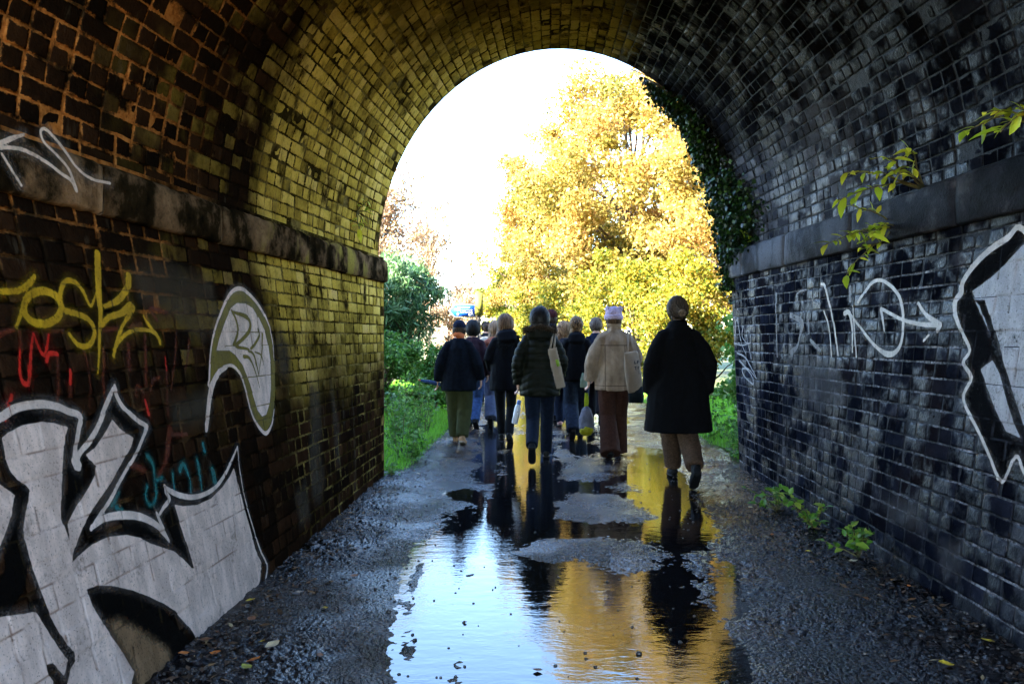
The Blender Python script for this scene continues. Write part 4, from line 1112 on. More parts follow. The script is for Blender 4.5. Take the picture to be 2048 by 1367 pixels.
# ---- rank weeds at the foot of the walls outside
def weed(name, label, base, r, h, n, leaf, mat, seed, group, asp=0.6, cat='weed'):
    rng = np.random.default_rng(seed)
    root = empty(name, base); tag(root, label, cat, group)
    mb = MB(); tips = []
    for _ in range(max(5, n // 30)):
        e = np.array([rng.normal(0, r * .5), rng.normal(0, r * .5), h * rng.uniform(.45, 1.05)])
        P = limb(mb, np.array([e[0] * .3, e[1] * .3, -0.02]), e, 0.004, 0.0015, rng, 5, 0.05, 4)
        tips += list(P[1:])
    mb.build('stem', STEM, root)
    tips = np.array(tips)
    C, k = cluster_points(rng, tips, 0.07 + h * .05, n, .6)
    C[:, 2] = np.maximum(C[:, 2], 0.02)
    obj('leaves', leaf_mesh('leaves', C, leaf, rng, up=0.8, asp=asp, col=np.clip(rng.normal(.5, .22, n), 0, 1)), mat, root)['kind'] = 'stuff'
    return root
ORD = ['first', 'second', 'third', 'fourth', 'fifth', 'sixth', 'seventh', 'eighth', 'ninth']
WG = 'weeds along the foot of the arch'
rngw = np.random.default_rng(41)
for i in range(9):
    x = -1.42 - rngw.random() * .7; y = 8.15 + i * .45 + rngw.uniform(-.1, .1); hh = 0.28 + 0.07 * i * .8 + (0.25 if x < -1.7 else 0)
    weed('nettle', 'leafy green weed on the left verge, %s from the wall end' % ORD[i], T(x, y), 0.22, min(hh, .8), 260, 0.055, GREEN, 200 + i, WG)
for i in range(6):
    x = 2.16 + rngw.random() * .55; y = 8.45 + i * .4
    weed('nettle', 'leafy green weed on the right verge, %s from the wall end' % ORD[i], T(x, y), 0.2, 0.35 + .1 * (i % 3), 220, 0.06, GREEN, 230 + i, WG)
weed('nettle', 'small weed at the bottom corner of the left wall end', (-1.50, 7.72, 0.02), 0.10, 0.14, 60, 0.05, GREEN, 260, WG)

# ---- plants growing out of the right wall: each leaf its own piece
def single_leaf(L, w, seed):
    rng = np.random.default_rng(seed)
    t = np.array([0, .2, .5, .8, 1.0]); ww = np.array([.06, .75, 1.0, .55, .03]) * w / 2
    droop = -0.28 * L * t ** 2
    V = []
    for q, a, dz in zip(t, ww, droop):
        V += [(q * L, a, dz + .25 * a), (q * L, 0, dz), (q * L, -a, dz + .25 * a)]
    F = []
    for i in range(4):
        for j in (0, 1): F.append((i*3 + j, i*3 + j + 1, (i+1)*3 + j + 1, (i+1)*3 + j))
    me = mesh_np('leaf', np.array(V), np.array(F)); attr(me, 'col', np.full(len(V), rng.random()))
    me.polygons.foreach_set('use_smooth', np.ones(len(F), bool))
    return me
LEAFV = [single_leaf(.085 * f, .034 * f * g, i) for i, (f, g) in enumerate([(1, 1), (.8, 1.1), (1.15, .9), (.65, 1.2)])]
for m in LEAFV: m.materials.append(LIME)
LEAFR = [single_leaf(.06 * f, .04 * f * g, i + 9) for i, (f, g) in enumerate([(1, 1), (.8, 1.1), (1.2, .95)])]
WEEDL = leafmat('leaf_weed', [(0.0, (0.06, 0.16, 0.018)), (0.6, (0.13, 0.28, 0.03)), (1.0, (0.32, 0.36, 0.05))], 0.35, 0.45, 0.4, rand=True)
for m in LEAFR: m.materials.append(WEEDL)

def sprig(name, label, base, ends, n, meshes, seed, group, scale=1.0, cat='plant', spread=1.0):
    """stems from base to each end, leaves set along the outer part of each stem"""
    rng = np.random.default_rng(seed); base = np.array(base, float)
    root = empty(name, base); tag(root, label, cat, group)
    for e in ends:
        e = np.array(e, float) - base
        mb = MB(); P = limb(mb, np.zeros(3), e, 0.006 * scale, 0.0018 * scale, rng, 7, 0.08, 5)
        mb.build('stem', STEM, root, smooth=True)
        for i in range(n):
            t = (0.35 + 0.65 * (i + .5) / n) * 6; k = min(int(t), 5); c = P[k] + (P[k+1] - P[k]) * (t - k)
            d = (P[6] - P[3]); d = d / (np.linalg.norm(d) + 1e-9)
            side = rng.normal(0, 1, 3) * spread; side[2] *= .5
            d = d * .7 + side; d /= np.linalg.norm(d)
            o = bpy.data.objects.new('leaf', meshes[int(rng.integers(len(meshes)))]); COL.objects.link(o); o.parent = root
            up = Vector((rng.normal(0, .35), rng.normal(0, .35) - .25, 1)); dv = Vector(d)
            yv = up.cross(dv).normalized(); zv = dv.cross(yv)
            s = scale * rng.uniform(.5, 1.3)
            M = Matrix((dv * s, yv * s, zv * s)).transposed().to_4x4(); M.translation = Vector(c)
            o.matrix_basis = M
    return root
def onwall(x, y, away=0.0):
    s, z, d = wall_uv(x, y, 'r'); p = P_right(np.array([s]), np.array([z]))[0]; p[0] -= away
    return p
def onvault(x, y, away=0.0):
    """where the sight line through the pixel meets the right haunch of the vault, moved into the room"""
    a, b = (x - 1085) / 1550, (675 - y) / 1550
    best = None
    for d in np.linspace(2.0, 8.4, 640):
        q = np.array([a * d, d, EYE + b * d])
        s = float(yend(q[0]) - d)
        if s < 0: break
        x0 = XL(s, 1.94) - .055; x1 = XR(s, 1.94) + .04; c = (x0 + x1) / 2; aa = (x1 - x0) / 2
        f = np.clip((q[0] - x0) / (x1 - x0), 0, 1); zs = TL + (TR - TL) * f
        if q[2] < zs: val = (abs(q[0] - c) / aa)
        else: val = math.hypot((q[0] - c) / aa, (q[2] - zs) / 2.12)
        best = q
        if val >= 1: break
    p = best.copy(); L = np.linalg.norm(p - [0, 0, EYE])
    return p + (np.array([0, 0, EYE]) - p) / L * away
GW = 'buddleia sprigs on the wall'
b1 = onvault(1795, 455, 0.02)
def toward(p, x, y, f=1.0):
    d = p[1] * f
    return px(x, y, d)
sprig('buddleia', 'lime-leaved sprig hanging down over the ledge above the arrow tag', b1, [toward(b1, 1700, 470, .97), toward(b1, 1690, 555, .95), toward(b1, 1715, 505, .93), toward(b1, 1650, 490, .97), toward(b1, 1740, 470, .93), toward(b1, 1700, 410, .97)], 12, LEAFV, 50, GW, 1.2)
b2 = onvault(1850, 380, 0.02)
sprig('buddleia', 'lime-leaved sprig above the ledge left of the topmost one', b2, [toward(b2, 1690, 345, .96), toward(b2, 1740, 320, .92), toward(b2, 1815, 295, .9), toward(b2, 1790, 350, .92), toward(b2, 1675, 400, .96)], 11, LEAFV, 51, GW, 1.2)
b3 = onvault(2075, 250, 0.02)
sprig('buddleia', 'lime-leaved sprig highest on the right edge of the vault', b3, [toward(b3, 1925, 265, .95), toward(b3, 1965, 225, .93), toward(b3, 2000, 265, .9), toward(b3, 2040, 215, .92)], 10, LEAFV, 52, GW, 1.1)
b4 = onvault(1500, 470, 0.02)
sprig('fern_sprig', 'tiny green sprig on the ledge beside the ivy', b4, [b4 + [-.12, -.1, .02], b4 + [-.03, -.16, -.08], b4 + [-.1, -.05, .08]], 5, LEAFV, 53, GW, 0.75)
pl = P_vault(np.array([0.72]), np.array([0.17]))[0]
sprig('fern_sprig', 'green sprig growing from the bricks painted with yellow glow above the left ledge', pl, [pl + [.12, -.08, .08], pl + [.08, -.02, -.14], pl + [.14, .02, -.02], pl + [.05, -.1, -.22]], 5, LEAFV, 54, GW, 1.1)
# weeds at the foot of the right wall, inside
GF = 'weeds at the foot of the wet wall'
for i, (x, y, sp, n, lab, sc) in enumerate([(1555, 1030, .13, 9, 'green weed at the foot of the wet wall, nearest the mouth', 1.0), (1625, 1065, .16, 10, 'tallest green weed at the foot of the wet wall, middle of three', 1.05), (1718, 1125, .12, 10, 'green weed at the foot of the wet wall, nearest the camera', .95)]):
    d = 1550 * EYE / (y - 675); q = np.array([(x - 1085) * d / 1550, d, 0.03]); q[0] = min(q[0], float(XR(YR - d, 0.0)) - .06)
    rg = np.random.default_rng(60 + i)
    ends = [q + [rg.normal(0, sp) - .05, rg.normal(0, sp), rg.uniform(.06, .27)] for _ in range(9)]
    ends = [np.array([min(e[0], q[0] + .03), e[1], e[2]]) for e in ends]
    sprig('sow_thistle', lab, q, ends, n, LEAFR, 61 + i, GF, sc * .92, 'weed', .8)

# ---- ivy hanging round the right half of the mouth
rng = np.random.default_rng(90)
root = empty('ivy', (1.9, 8.1, 2.2)); tag(root, 'dark ivy hanging from the right rim of the arch mouth', 'ivy')
rb = np.array([1.9, 8.1, 2.2])
pts, outd = [], []
thv = np.linspace(1.92, math.pi, 300)
for _ in range(12500):
    u = rng.random() ** 0.8
    th_ = 2.10 + (math.pi - 2.10) * u + rng.normal(0, .03)
    thick = 0.15 + 0.75 * sstep(2.1, 2.75, th_)
    s = abs(rng.normal(0, 0.30)) * thick * (1.0 + .4 * math.sin(9 * th_)) - 0.10
    th_ = min(th_, math.pi)
    p0, e1, e2, n = frame(P_vault, np.array([max(s, 0.0)]), np.array([th_]), False)
    lift = 0.02 + abs(rng.normal(0, 0.10)) * thick
    q = p0[0] + n[0] * lift * (1 if s > 0 else .8); q[1] += -min(s, 0)
    q[2] -= abs(rng.normal(0, .07))
    pts.append(q); outd.append(n[0] * .5 + np.array([0, -.3, -.9]))
for _ in range(1500):     # a tail running down past the ledge end
    q = np.array([1.98 + rng.normal(0, .05), 8.22 + rng.normal(0, .06), rng.uniform(1.75, 2.5)]); q[0] += .12 * (q[2] < 1.9)
    pts.append(q); outd.append(np.array([-.4, 0, -.9]))
pts = np.array(pts); outd = np.array(outd)
me = leaf_mesh('leaves', pts - rb, 0.043, rng, up=0.1, asp=0.95, col=np.clip(rng.normal(.45, .33, len(pts)), 0, 1), out=outd)
obj('leaves', me, IVYM, root)['kind'] = 'stuff'
mb = MB()
for i in range(26):
    a = 1.95 + (math.pi - 2.0) * rng.random(); L = rng.uniform(.2, .55)
    p0, e1, e2, n = frame(P_vault, np.array([0.0, .05, .1]), np.array([a, min(a + L * .25, 3.14), min(a + L * .5, 3.14)]), False)
    mb.tube(p0 + n * .03 - rb, [.006, .005, .003], 5)
mb.build('stem', DARKB, root)
# ================================================================== PEOPLE (all seen from behind, walking away from the camera along +Y)
SKIN = simple('skin', (0.50, 0.28, 0.19), 0.55, 0.1, 20, 0.05)
def cloth(name, col, rough=0.9, var=0.3, scale=14, bump=0.35): return simple('cloth_' + name, col, rough, var, scale, bump, dist=0.003, spec=0.08)
def hairmat(name, lo, hi):
    k = NM('hair_' + name); tc = k.n('TexCoord').outputs['Object']
    n = k.noise(k.scalevec(tc, (30, 30, 3)), 4.0, 5, 0.7)
    k.bsdf(Base_Color=k.ramp(n, [(0.3, lo), (0.7, hi)]), Roughness=0.55, Specular_IOR_Level=0.15, Normal=k.bump(n, 0.9, 0.006))
    return k.m
LEATHER = simple('shoe_black', (0.006, 0.006, 0.006), 0.6, 0.3, 20, 0.1, spec=0.15)

def foldfn(amp, seed, fx=7.0, fz=3.0, fine=0.35, hem=None):
    def f(co, no):
        a = fbm(co[:, 0] * fx, co[:, 1] * fx, co[:, 2] * fz, octv=3, seed=seed)
        b = fbm(co[:, 0] * fx * 3, co[:, 1] * fx * 3, co[:, 2] * fz * 4, octv=2, seed=seed + 5)
        r = 1 - np.abs(a) * 2.2                 # ridged: soft creases
        return amp * (0.55 * a + 0.3 * r + fine * b)
    return f
def quiltfn(amp, pitch, chev, seed):
    base = foldfn(0.006, seed)
    def f(co, no):
        t = (co[:, 2] + chev * np.abs(co[:, 0]) * (co[:, 2] < 1.05)) / pitch
        return amp * (np.abs(np.sin(np.pi * t)) ** 0.5 - 0.6) + base(co, no)
    return f

def person(name, label, x, y, H, stride=0.26, lead=1, turn=0.0, **kw):
    """lead = +1: right foot ahead. Local space: feet at z 0, facing +Y, sized for 1.75 m and scaled"""
    k = H / 1.75
    gy_ = max(gz(x, y), 0.0) if abs(x) > 2.2 else 0.0
    root = empty(name, (x, y, 0.004 + gy_), turn)
    root.scale = (k, k, k)
    tag(root, label, 'person', 'people walking away through the arch')
    J = {}
    for sd in (-1, 1):
        hip = np.array([sd * .09, 0, .90])
        if sd == lead:
            ank = np.array([sd * .06, stride, .085]); kn = np.array([sd * .078, stride * .62 + .03, .49]); toe = ank + [sd * .012, .16, -.055]; heel = ank + [0, -.055, -.045]
        else:
            lift = kw.get('lift', .10)
            ank = np.array([sd * .06, -stride, .085 + lift]); kn = np.array([sd * .078, -stride * .25 + .06, .48]); toe = ank + [sd * .012, .13, -.055 - lift * .95]; heel = ank + [0, -.065, -.02]
        J[sd] = dict(hip=hip, kn=kn, ank=ank, toe=toe, heel=heel)
    if 'cross' in kw:
        J[lead]['ank'][0] = kw['cross'][0]; J[lead]['kn'][0] = kw['cross'][1]
        for q_ in ('toe', 'heel'): J[lead][q_][0] = kw['cross'][0]
        J[-lead]['ank'][0] = kw['cross'][2]
        for q_ in ('toe', 'heel'): J[-lead][q_][0] = kw['cross'][2]
    arms = {}
    for sd, key in ((-1, 'larm'), (1, 'rarm')):
        sh = np.array([sd * kw.get('shoulder', .146), -.01, 1.395])
        el, wr, hand = kw.get(key, ((sd * .255, -.05, 1.13), (sd * .265, .05, .88), (sd * .262, .09, .72)))
        arms[sd] = (sh, np.array(el) * [.86, 1, 1], np.array(wr) * [.90, 1, 1], np.array(hand) * [.93, 1, 1])
    lean = kw.get('lean', 0.02)
    head_turn = kw.get('head_turn', 0.0)
    # ---- body: one continuous surface
    mb = MB()
    mb.tube([(0, 0, .84), (0, -.01, .95), (0, 0, 1.08), (0, lean*.5, 1.25), (0, lean*.7, 1.38), (0, lean, 1.46), (0, lean + .012, 1.53), (0, lean + .025, 1.60)], [(.13, .09), (.165, .105), (.145, .095), (.165, .11), (.165, .10), (.10, .075), (.055, .055), (.05, .05)], 16)
    hc = np.array([0, lean + .045, 1.635])
    mb.ell(hc, (.078, .098, .118), 16, 12)
    ca, sa = math.cos(head_turn), math.sin(head_turn)
    fw = np.array([-sa, ca, 0]); rt = np.array([ca, sa, 0])
    mb.ell(hc + fw * .035 + [0, 0, -.055], (.052, .055, .055), 12, 8)
    mb.tube([hc + fw * .085 + [0, 0, .02], hc + fw * .112 + [0, 0, -.022], hc + fw * .092 + [0, 0, -.032]], [.010, .014, .012], 8)
    for sd in (-1, 1):
        mb.ell(hc + rt * sd * kw.get('ear', .080) - fw * .008 + [0, 0, -.012], (.013, .021, .033), 8, 6)
        j = J[sd]
        mb.tube([j['hip'] + [0, 0, .04], (j['hip'] + j['kn']) / 2, j['kn'], j['kn'] * .6 + j['ank'] * .4 + [0, -.012, 0], j['ank']], [.080, .068, .046, .044, .032], 12)
        mb.tube([j['heel'], j['ank'] * .6 + j['toe'] * .4 + [0, 0, -.01], j['toe']], [(.03, .03), (.038, .03), (.03, .018)], 10)
        sh, el, wr, hd = arms[sd]
        mb.tube([sh + [-sd * .05, 0, 0], sh, (sh + el) / 2, el, el * .6 + wr * .4, wr], [.055, .055, .047, .040, .038, .027], 12)
        a = hd - wr; L = np.linalg.norm(a); a = a / L
        side = np.cross(a, [sd, 0, 0.2]); side /= np.linalg.norm(side)      # across the palm
        nrm = np.cross(side, a)
        palm_end = wr + a * L * .55
        mb.tube([wr - a * .01, wr + a * .03, palm_end], [(.026, .022), (.036, .016), (.040, .014)], 10, ref=side)
        if kw.get('fingers', True):
            for q, (off, fl) in enumerate([(-.030, .062), (-.010, .072), (.011, .068), (.030, .052)]):
                b0 = palm_end + side * off - a * .012
                curl = -nrm * sd
                p1 = b0 + a * fl * .5 + curl * .010; p2 = b0 + a * fl * .8 + curl * .030; p3 = b0 + a * fl * .85 + curl * .048
                mb.tube([b0, p1, p2, p3], [.0095, .009, .008, .006], 7)
            t0 = wr + a * .03 + side * .03 * (1 if side[1] > 0 else -1)
            sgn = 1 if side[1] > 0 else -1
            mb.tube([t0, t0 + a * .03 + side * sgn * .018, t0 + a * .058 + side * sgn * .016], [.012, .010, .008], 7)
    obj('body', remesh(mb, kw.get('bvox', .011), 2), SKIN, root)
    # ---- trousers
    tm = kw['trouser']; tw = kw.get('tw', (.105, .085, .075, .07)); mb = MB()
    mb.tube([(0, 0, 1.06), (0, -.005, .98), (0, -.01, .90), (0, -.005, .83)], [(.165, .115), (.185, .13), (.188, .135), (.16, .115)], 16)
    hem = kw.get('hem', 0.07)
    for sd in (-1, 1):
        j = J[sd]
        sh_ = (j['ank'] - j['kn']); sh_ = sh_ / np.linalg.norm(sh_)
        end = j['ank'] + sh_ * (.085 - hem) * .9
        mb.tube([j['hip'] + [0, -.01, .05], (j['hip'] + j['kn']) / 2, j['kn'], (j['kn'] + j['ank']) / 2, j['ank'] - sh_ * .03, end], [tw[0], (tw[0] + tw[1]) / 2, tw[1], (tw[1] + tw[2]) / 2, tw[2], tw[3]], 14)
    obj('trousers', remesh(mb, .012, 3, foldfn(kw.get('tfold', .009), 11 + int(abs(x) * 100), 8, 6)), tm, root)
    # ---- shoes
    sm = kw.get('shoe', LEATHER)
    for sd in (-1, 1):
        j = J[sd]; mb = MB()
        d = j['toe'] - j['heel']; d = d / np.linalg.norm(d)
        up = np.cross([1, 0, 0], d); up /= np.linalg.norm(up)
        h0 = j['heel'] - d * .02
        mb.tube([h0 + up * .012, h0 + d * .06 + up * .016, h0 + d * .15 + up * .006, h0 + d * .25 + up * -.004, h0 + d * .285 - up * .01], [(.034, .036), (.040, .042), (.044, .034), (.042, .022), (.024, .012)], 12, ref=(1, 0, 0))
        mb.tube([j['ank'] + [0, 0, .03], j['ank'] + [0, -.012, -.03], h0 + d * .05 + up * .015], [.045, .046, .044], 12)
        s = obj('shoe', remesh(mb, .009, 2), sm, root)
        so = MB()
        so.tube([h0 - up * .026 - d * .006, h0 + d * .06 - up * .027, h0 + d * .15 - up * .030, h0 + d * .25 - up * .030, h0 + d * .292 - up * .026], [(.034, .010), (.040, .011), (.044, .010), (.043, .009), (.026, .007)], 12, ref=(1, 0, 0))
        so.build('sole', kw.get('sole', LEATHER), s, smooth=True)
    # ---- jacket
    rings = [(r[0], r[1] * (1 - .25 * float(sstep(1.10, 1.36, r[0])) * (r[0] < 1.47)), *r[2:]) for r in [(q[0], q[1] * kw.get('slim', .92), *q[2:]) for q in kw['jacket']]]; mb = MB()
    mb.tube([(r[3] if len(r) > 3 else 0, (r[4] if len(r) > 4 else 0) + lean * max(0, (r[0] - 1)) * 1.5, r[0]) for r in rings], [(r[1], r[2]) for r in rings], 20)
    sr = tuple(q * .9 for q in kw.get('sleeve', (.085, .075, .065, .055)))
    for sd in (-1, 1):
        sh, el, wr, hd = arms[sd]
        a = (wr - el); a = a / np.linalg.norm(a)
        mb.tube([sh + [-sd * .09, 0, .035], sh + [-sd * .01, 0, .0], (sh + el) / 2 + [sd * .008, 0, 0], el, (el + wr) / 2, wr + a * kw.get('cuff', .0)], [sr[0] * .72, sr[0] * .82, (sr[0] + sr[1]) / 2 * .92, sr[1] * .95, sr[2], sr[3]], 14)
    jf = kw.get('jfold') or foldfn(kw.get('jamp', .010), 31 + int(abs(x) * 100))
    jk = obj('jacket', remesh(mb, .012, 3, jf), kw['jmat'], root)
    return dict(root=root, J=J, arms=arms, hc=hc, lean=lean, k=k, jacket=jk, fw=fw, rt=rt)

HS = {}
def hairmat(name, lo, hi):
    k = NM('hair_' + name)
    at_ = k.n('Attribute', attribute_name='col').outputs['Fac']
    k.bsdf(Base_Color=k.ramp(at_, [(0.0, lo), (1.0, hi)]), Roughness=0.5, Specular_IOR_Level=0.2)
    return k.m

def haircap(P, mat, bun=None, long=None, seed=1, vol=0.014, back=0.0, extra=None, n=1500, curl=0.0, hat=False):
    """a hair mass with many strands laid over it, all drawn down (or towards the bun)"""
    hc = P['hc']; mb = MB(); rng = np.random.default_rng(seed)
    c0 = hc + [0, -.012, .014]; r0 = np.array([.077 + vol, .090 + vol, .111 + vol])
    mb.ell(c0, r0, 16, 12)
    mb.ell(hc + [0, -.035, -.045], (.064 + vol, .060 + vol, .075), 14, 10)
    if bun is not None: mb.ell(hc + np.array(bun[:3]), (bun[3], bun[3] * .8, bun[3] * .85), 12, 8)
    if long is not None:
        mb.tube([hc + np.array(p[:3]) for p in long], [(p[3], p[4]) for p in long], 14)
    for e in (extra or []): mb.ell(hc + np.array(e[:3]), e[3], 10, 8)
    def f(co, no):
        a = fbm(co[:, 0] * 45, co[:, 1] * 45, co[:, 2] * 7, octv=2, seed=seed)
        b = fbm(co[:, 0] * 14, co[:, 1] * 14, co[:, 2] * 6, octv=2, seed=seed + 3)
        return (.003 * a + .004 * b) if hat else (.008 * a + .022 * b)
    me = remesh(mb, .0085, 2, f)
    nv = len(me.vertices); co = np.empty(nv * 3, np.float32); me.vertices.foreach_get('co', co); co = co.reshape(-1, 3).astype(float)
    attr(me, 'col', np.clip(.32 + .95 * fbm(co[:, 0] * 22, co[:, 1] * 22, co[:, 2] * 5, octv=2, seed=seed), 0, 1))
    o = obj('hair', me, mat, P['root'])
    # strands
    m = 6; ph = rng.uniform(0, 2 * np.pi, n); t0 = np.arccos(rng.uniform(-.45, .05, n) if hat else rng.uniform(.25, 1.0, n)); t1 = t0 + rng.uniform(.6, 1.5, n)
    lift = rng.uniform(.004, .018, n)
    pts = []
    for i in range(m):
        t = np.minimum(t0 + (t1 - t0) * i / (m - 1), 2.5)
        d = np.stack([np.sin(t) * np.cos(ph), np.sin(t) * np.sin(ph), np.cos(t)], 1)
        q = c0 + d * (r0 + lift[:, None] * (1 + i * .25))
        if bun is not None:
            w = (i / (m - 1)) ** 1.6 * .85
            tgt = hc + np.array(bun[:3]) + rng.normal(0, bun[3] * .45, (n, 3)); q = q * (1 - w) + tgt * w
            rr = q - c0; L = np.linalg.norm(rr / r0, axis=1); q = c0 + rr * np.maximum(1.02, L)[:, None] / L[:, None]
        if curl: q = q + curl * np.stack([np.sin(i * 2.1 + ph * 9), np.cos(i * 1.7 + ph * 7), np.sin(i * 1.3 + ph * 5)], 1)
        pts.append(q)
    if hat: n = n // 4; pts = [q[:n] for q in pts]
    S = np.stack(pts, 1)
    keep = (S[:, :, 1].mean(1) < hc[1] + .055) | (S[:, :, 2].min(1) > hc[2] + .03)
    S = S[keep]
    if long is not None:
        Lp = np.array([p[:3] for p in long]) + hc; Lr = np.array([p[3:5] for p in long]); k2 = int(n * .8)
        a = rng.uniform(0, 2 * np.pi, k2); tt = np.linspace(0, 1, m)[None, :] * rng.uniform(.7, 1.08, (k2, 1)) * (len(Lp) - 1)
        ii = np.clip(tt.astype(int), 0, len(Lp) - 2); fr = (tt - ii)[..., None]
        cen = Lp[ii] * (1 - fr) + Lp[ii + 1] * fr; rad = np.maximum(Lr[ii] * (1 - fr) + Lr[ii + 1] * fr, .006)
        fz = rng.uniform(.92, 1.15, (k2, 1)); wv = .006 * np.sin(tt * 3 + a[:, None] * 5) + curl * np.sin(tt * 7 + a[:, None] * 9) * 1.5
        q = cen + np.stack([rad[..., 0] * np.cos(a)[:, None] * fz + wv, rad[..., 1] * np.sin(a)[:, None] * fz, 0 * wv], -1)
        S = np.concatenate([S, q])
    ns = len(S); d = np.gradient(S, axis=1); nr = S - c0; w = np.cross(d, nr); w /= np.linalg.norm(w, axis=2)[..., None] + 1e-9
    wid = np.array([.5, 1, 1, 1, .8, .15])[None, :, None] * .0042 * rng.uniform(.6, 1.5, (ns, 1, 1))
    V = np.stack([S - w * wid, S + w * wid], 2).reshape(-1, 3)
    b = (np.arange(ns)[:, None] * m + np.arange(m - 1)[None, :]).reshape(-1, 1) * 2
    me = mesh_np('hair_strands', V, b + [0, 1, 3, 2]); attr(me, 'col', np.repeat(np.clip(rng.normal(.5, .28, ns), 0, 1), m * 2))
    s_ = obj('hair_strands', me, mat, o, smooth=True); s_['kind'] = 'stuff'
    return o

def face(P, mask=None):
    e = simple('eye_dark', (0.02, 0.015, 0.012), 0.2, 0.1)
    for sd in (-1, 1):
        mb = MB(); mb.ell(P['hc'] + P['fw'] * .086 + P['rt'] * sd * .031 + [0, 0, .012], (.012, .006, .006), 8, 6); mb.build('eye', e, P['root'], smooth=True)
    mb = MB(); mb.tube([P['hc'] + P['fw'] * .088 + P['rt'] * -.022 + [0, 0, -.062], P['hc'] + P['fw'] * .094 + [0, 0, -.062], P['hc'] + P['fw'] * .088 + P['rt'] * .022 + [0, 0, -.062]], [.003, .006, .003], 6)
    mb.build('mouth', simple('lips', (0.35, 0.12, 0.10), 0.5, 0.1), P['root'], smooth=True)

def fringe(name, P, pts, rad, n, L, mat, seed):
    """short fur standing out of a tube along pts"""
    rng = np.random.default_rng(seed); pts = np.array(pts, float); V, F, C = [], [], []
    t = rng.random(n) * (len(pts) - 1); i = np.minimum(t.astype(int), len(pts) - 2); c = pts[i] + (pts[i+1] - pts[i]) * (t - i)[:, None]
    d = rng.normal(size=(n, 3)); d /= np.linalg.norm(d, axis=1)[:, None]
    a = c + d * rad; d2 = d + rng.normal(0, .5, (n, 3)); d2[:, 2] -= .3
    tip = a + d2 * L * rng.uniform(.5, 1.2, (n, 1)); w = np.cross(d, rng.normal(size=(n, 3))); w = w / (np.linalg.norm(w, axis=1)[:, None] + 1e-9) * .0035
    V = np.stack([a - w, a + w, tip], 1).reshape(-1, 3); ii = np.arange(n)[:, None] * 3
    me = mesh_np(name, V, ii + [0, 1, 2])
    o = obj(name, me, mat, P['root']); o['kind'] = 'stuff'; return o

def world_pt(P, q): return np.array(P['root'].location) + np.array(q, float) * P['k']

def tote(name, label, top, w, h, t, mat, strap_to, seed=1, yaw=0.0, tilt=0.0, cat='bag', straps=2, mark=None, taper=0.12, slump=0.0):
    """a cloth bag: top = world position of the middle of its opening; straps run up to strap_to"""
    rng = np.random.default_rng(seed)
    root = empty(name, top); tag(root, label, cat)
    M = Matrix.Rotation(yaw, 3, 'Z') @ Matrix.Rotation(tilt, 3, 'Y')
    mb = MB(); nz_ = 7
    mb.tube([(slump * (i / nz_) ** 2 * w, 0, -h * i / nz_) for i in range(nz_ + 1)], [(w / 2 * (1 + taper * math.sin(math.pi * i / nz_ * .9) * .6), max(t / 2 * (.35 + .75 * math.sin(math.pi * (i + .4) / (nz_ + 1.0))), .008)) for i in range(nz_ + 1)], 20, ref=(1, 0, 0))
    v = np.concatenate(mb.v); mb.v = [v @ np.array(M).T]
    obj('bag_body', remesh(mb, .010, 1, foldfn(.009, seed + 70, 9, 7)), mat, root)
    for i in range(straps):
        q = MB(); a = np.array(M @ Vector((w * (.22 if i else -.22), 0.0, -.01))); e = np.array(strap_to) - np.array(top) + [(.012 if i else -.012), (.02 if i else -.02), 0]
        mid = (a + e) / 2 + [0, -.01, 0]
        q.tube([a, mid, e], [(.012, .003)] * 3, 6); q.build('strap', mat, root)
    if mark is not None:
        mk, mm = mark
        for (mx, mz, mw, mh) in mk:
            q = MB(); q.box((0, 0, 0), (mw, .004, mh)); v = np.concatenate(q.v) + [mx, -t / 2 * .98 - .004, mz]; q.v = [v @ np.array(M).T]
            q.build('print', mm, root)
    return root

Z = np.array
# ---------- 1 the person in the long black coat
P1 = person('person', 'person in a long black coat and brown trousers, nearest the right wall', 1.30, 7.42, 1.765, 0.40, -1, cross=(.02, -.03, .085), slim=.97, shoulder=.150, lift=.13, bvox=.012,
    trouser=cloth('tweed', (0.062, 0.036, 0.022), .95, .45, 60, .5), tw=(.118, .100, .082, .074), tfold=.013, hem=.10,
    larm=((-.30, -.08, 1.14), (-.30, .03, .90), (-.27, .08, .78)), rarm=((.32, -.08, 1.14), (.31, .03, .90), (.27, .08, .78)),
    jmat=cloth('black_wool', (0.0028, 0.0028, 0.0034), .95, .4, 30, .4), jacket=[(.50, .335, .225), (.53, .335, .225), (.75, .31, .21), (1.0, .275, .185), (1.2, .255, .17), (1.36, .24, .155), (1.44, .185, .125), (1.50, .10, .09), (1.545, .083, .085)],
    sleeve=(.098, .092, .082, .074), cuff=.03, jamp=.010)
haircap(P1, hairmat('grey_brown', (0.004, 0.003, 0.002), (0.075, 0.052, 0.036)), bun=(.022, -.128, -.022, .046), seed=4, vol=.016); face(P1)
mb = MB(); a_ = np.linspace(0, 2 * math.pi * 2.2, 30); bc = P1['hc'] + [.024, -.142, -.022]
mb.tube([bc + [(.030 - .0006 * i) * math.cos(t), -.010 * math.sin(i * .5) - .0006 * i, (.027 - .0005 * i) * math.sin(t)] for i, t in enumerate(a_)], [.015] * 30, 8)
bo = remesh(mb, .006, 1, lambda co, no: .003 * fbm(co[:, 0] * 90, co[:, 1] * 30, co[:, 2] * 90, octv=2, seed=3)); attr(bo, 'col', np.random.default_rng(3).random(len(bo.vertices)))
obj('hair_bun', bo, hairmat('bun', (0.05, 0.034, 0.022), (0.22, 0.155, 0.10)), P1['root'])
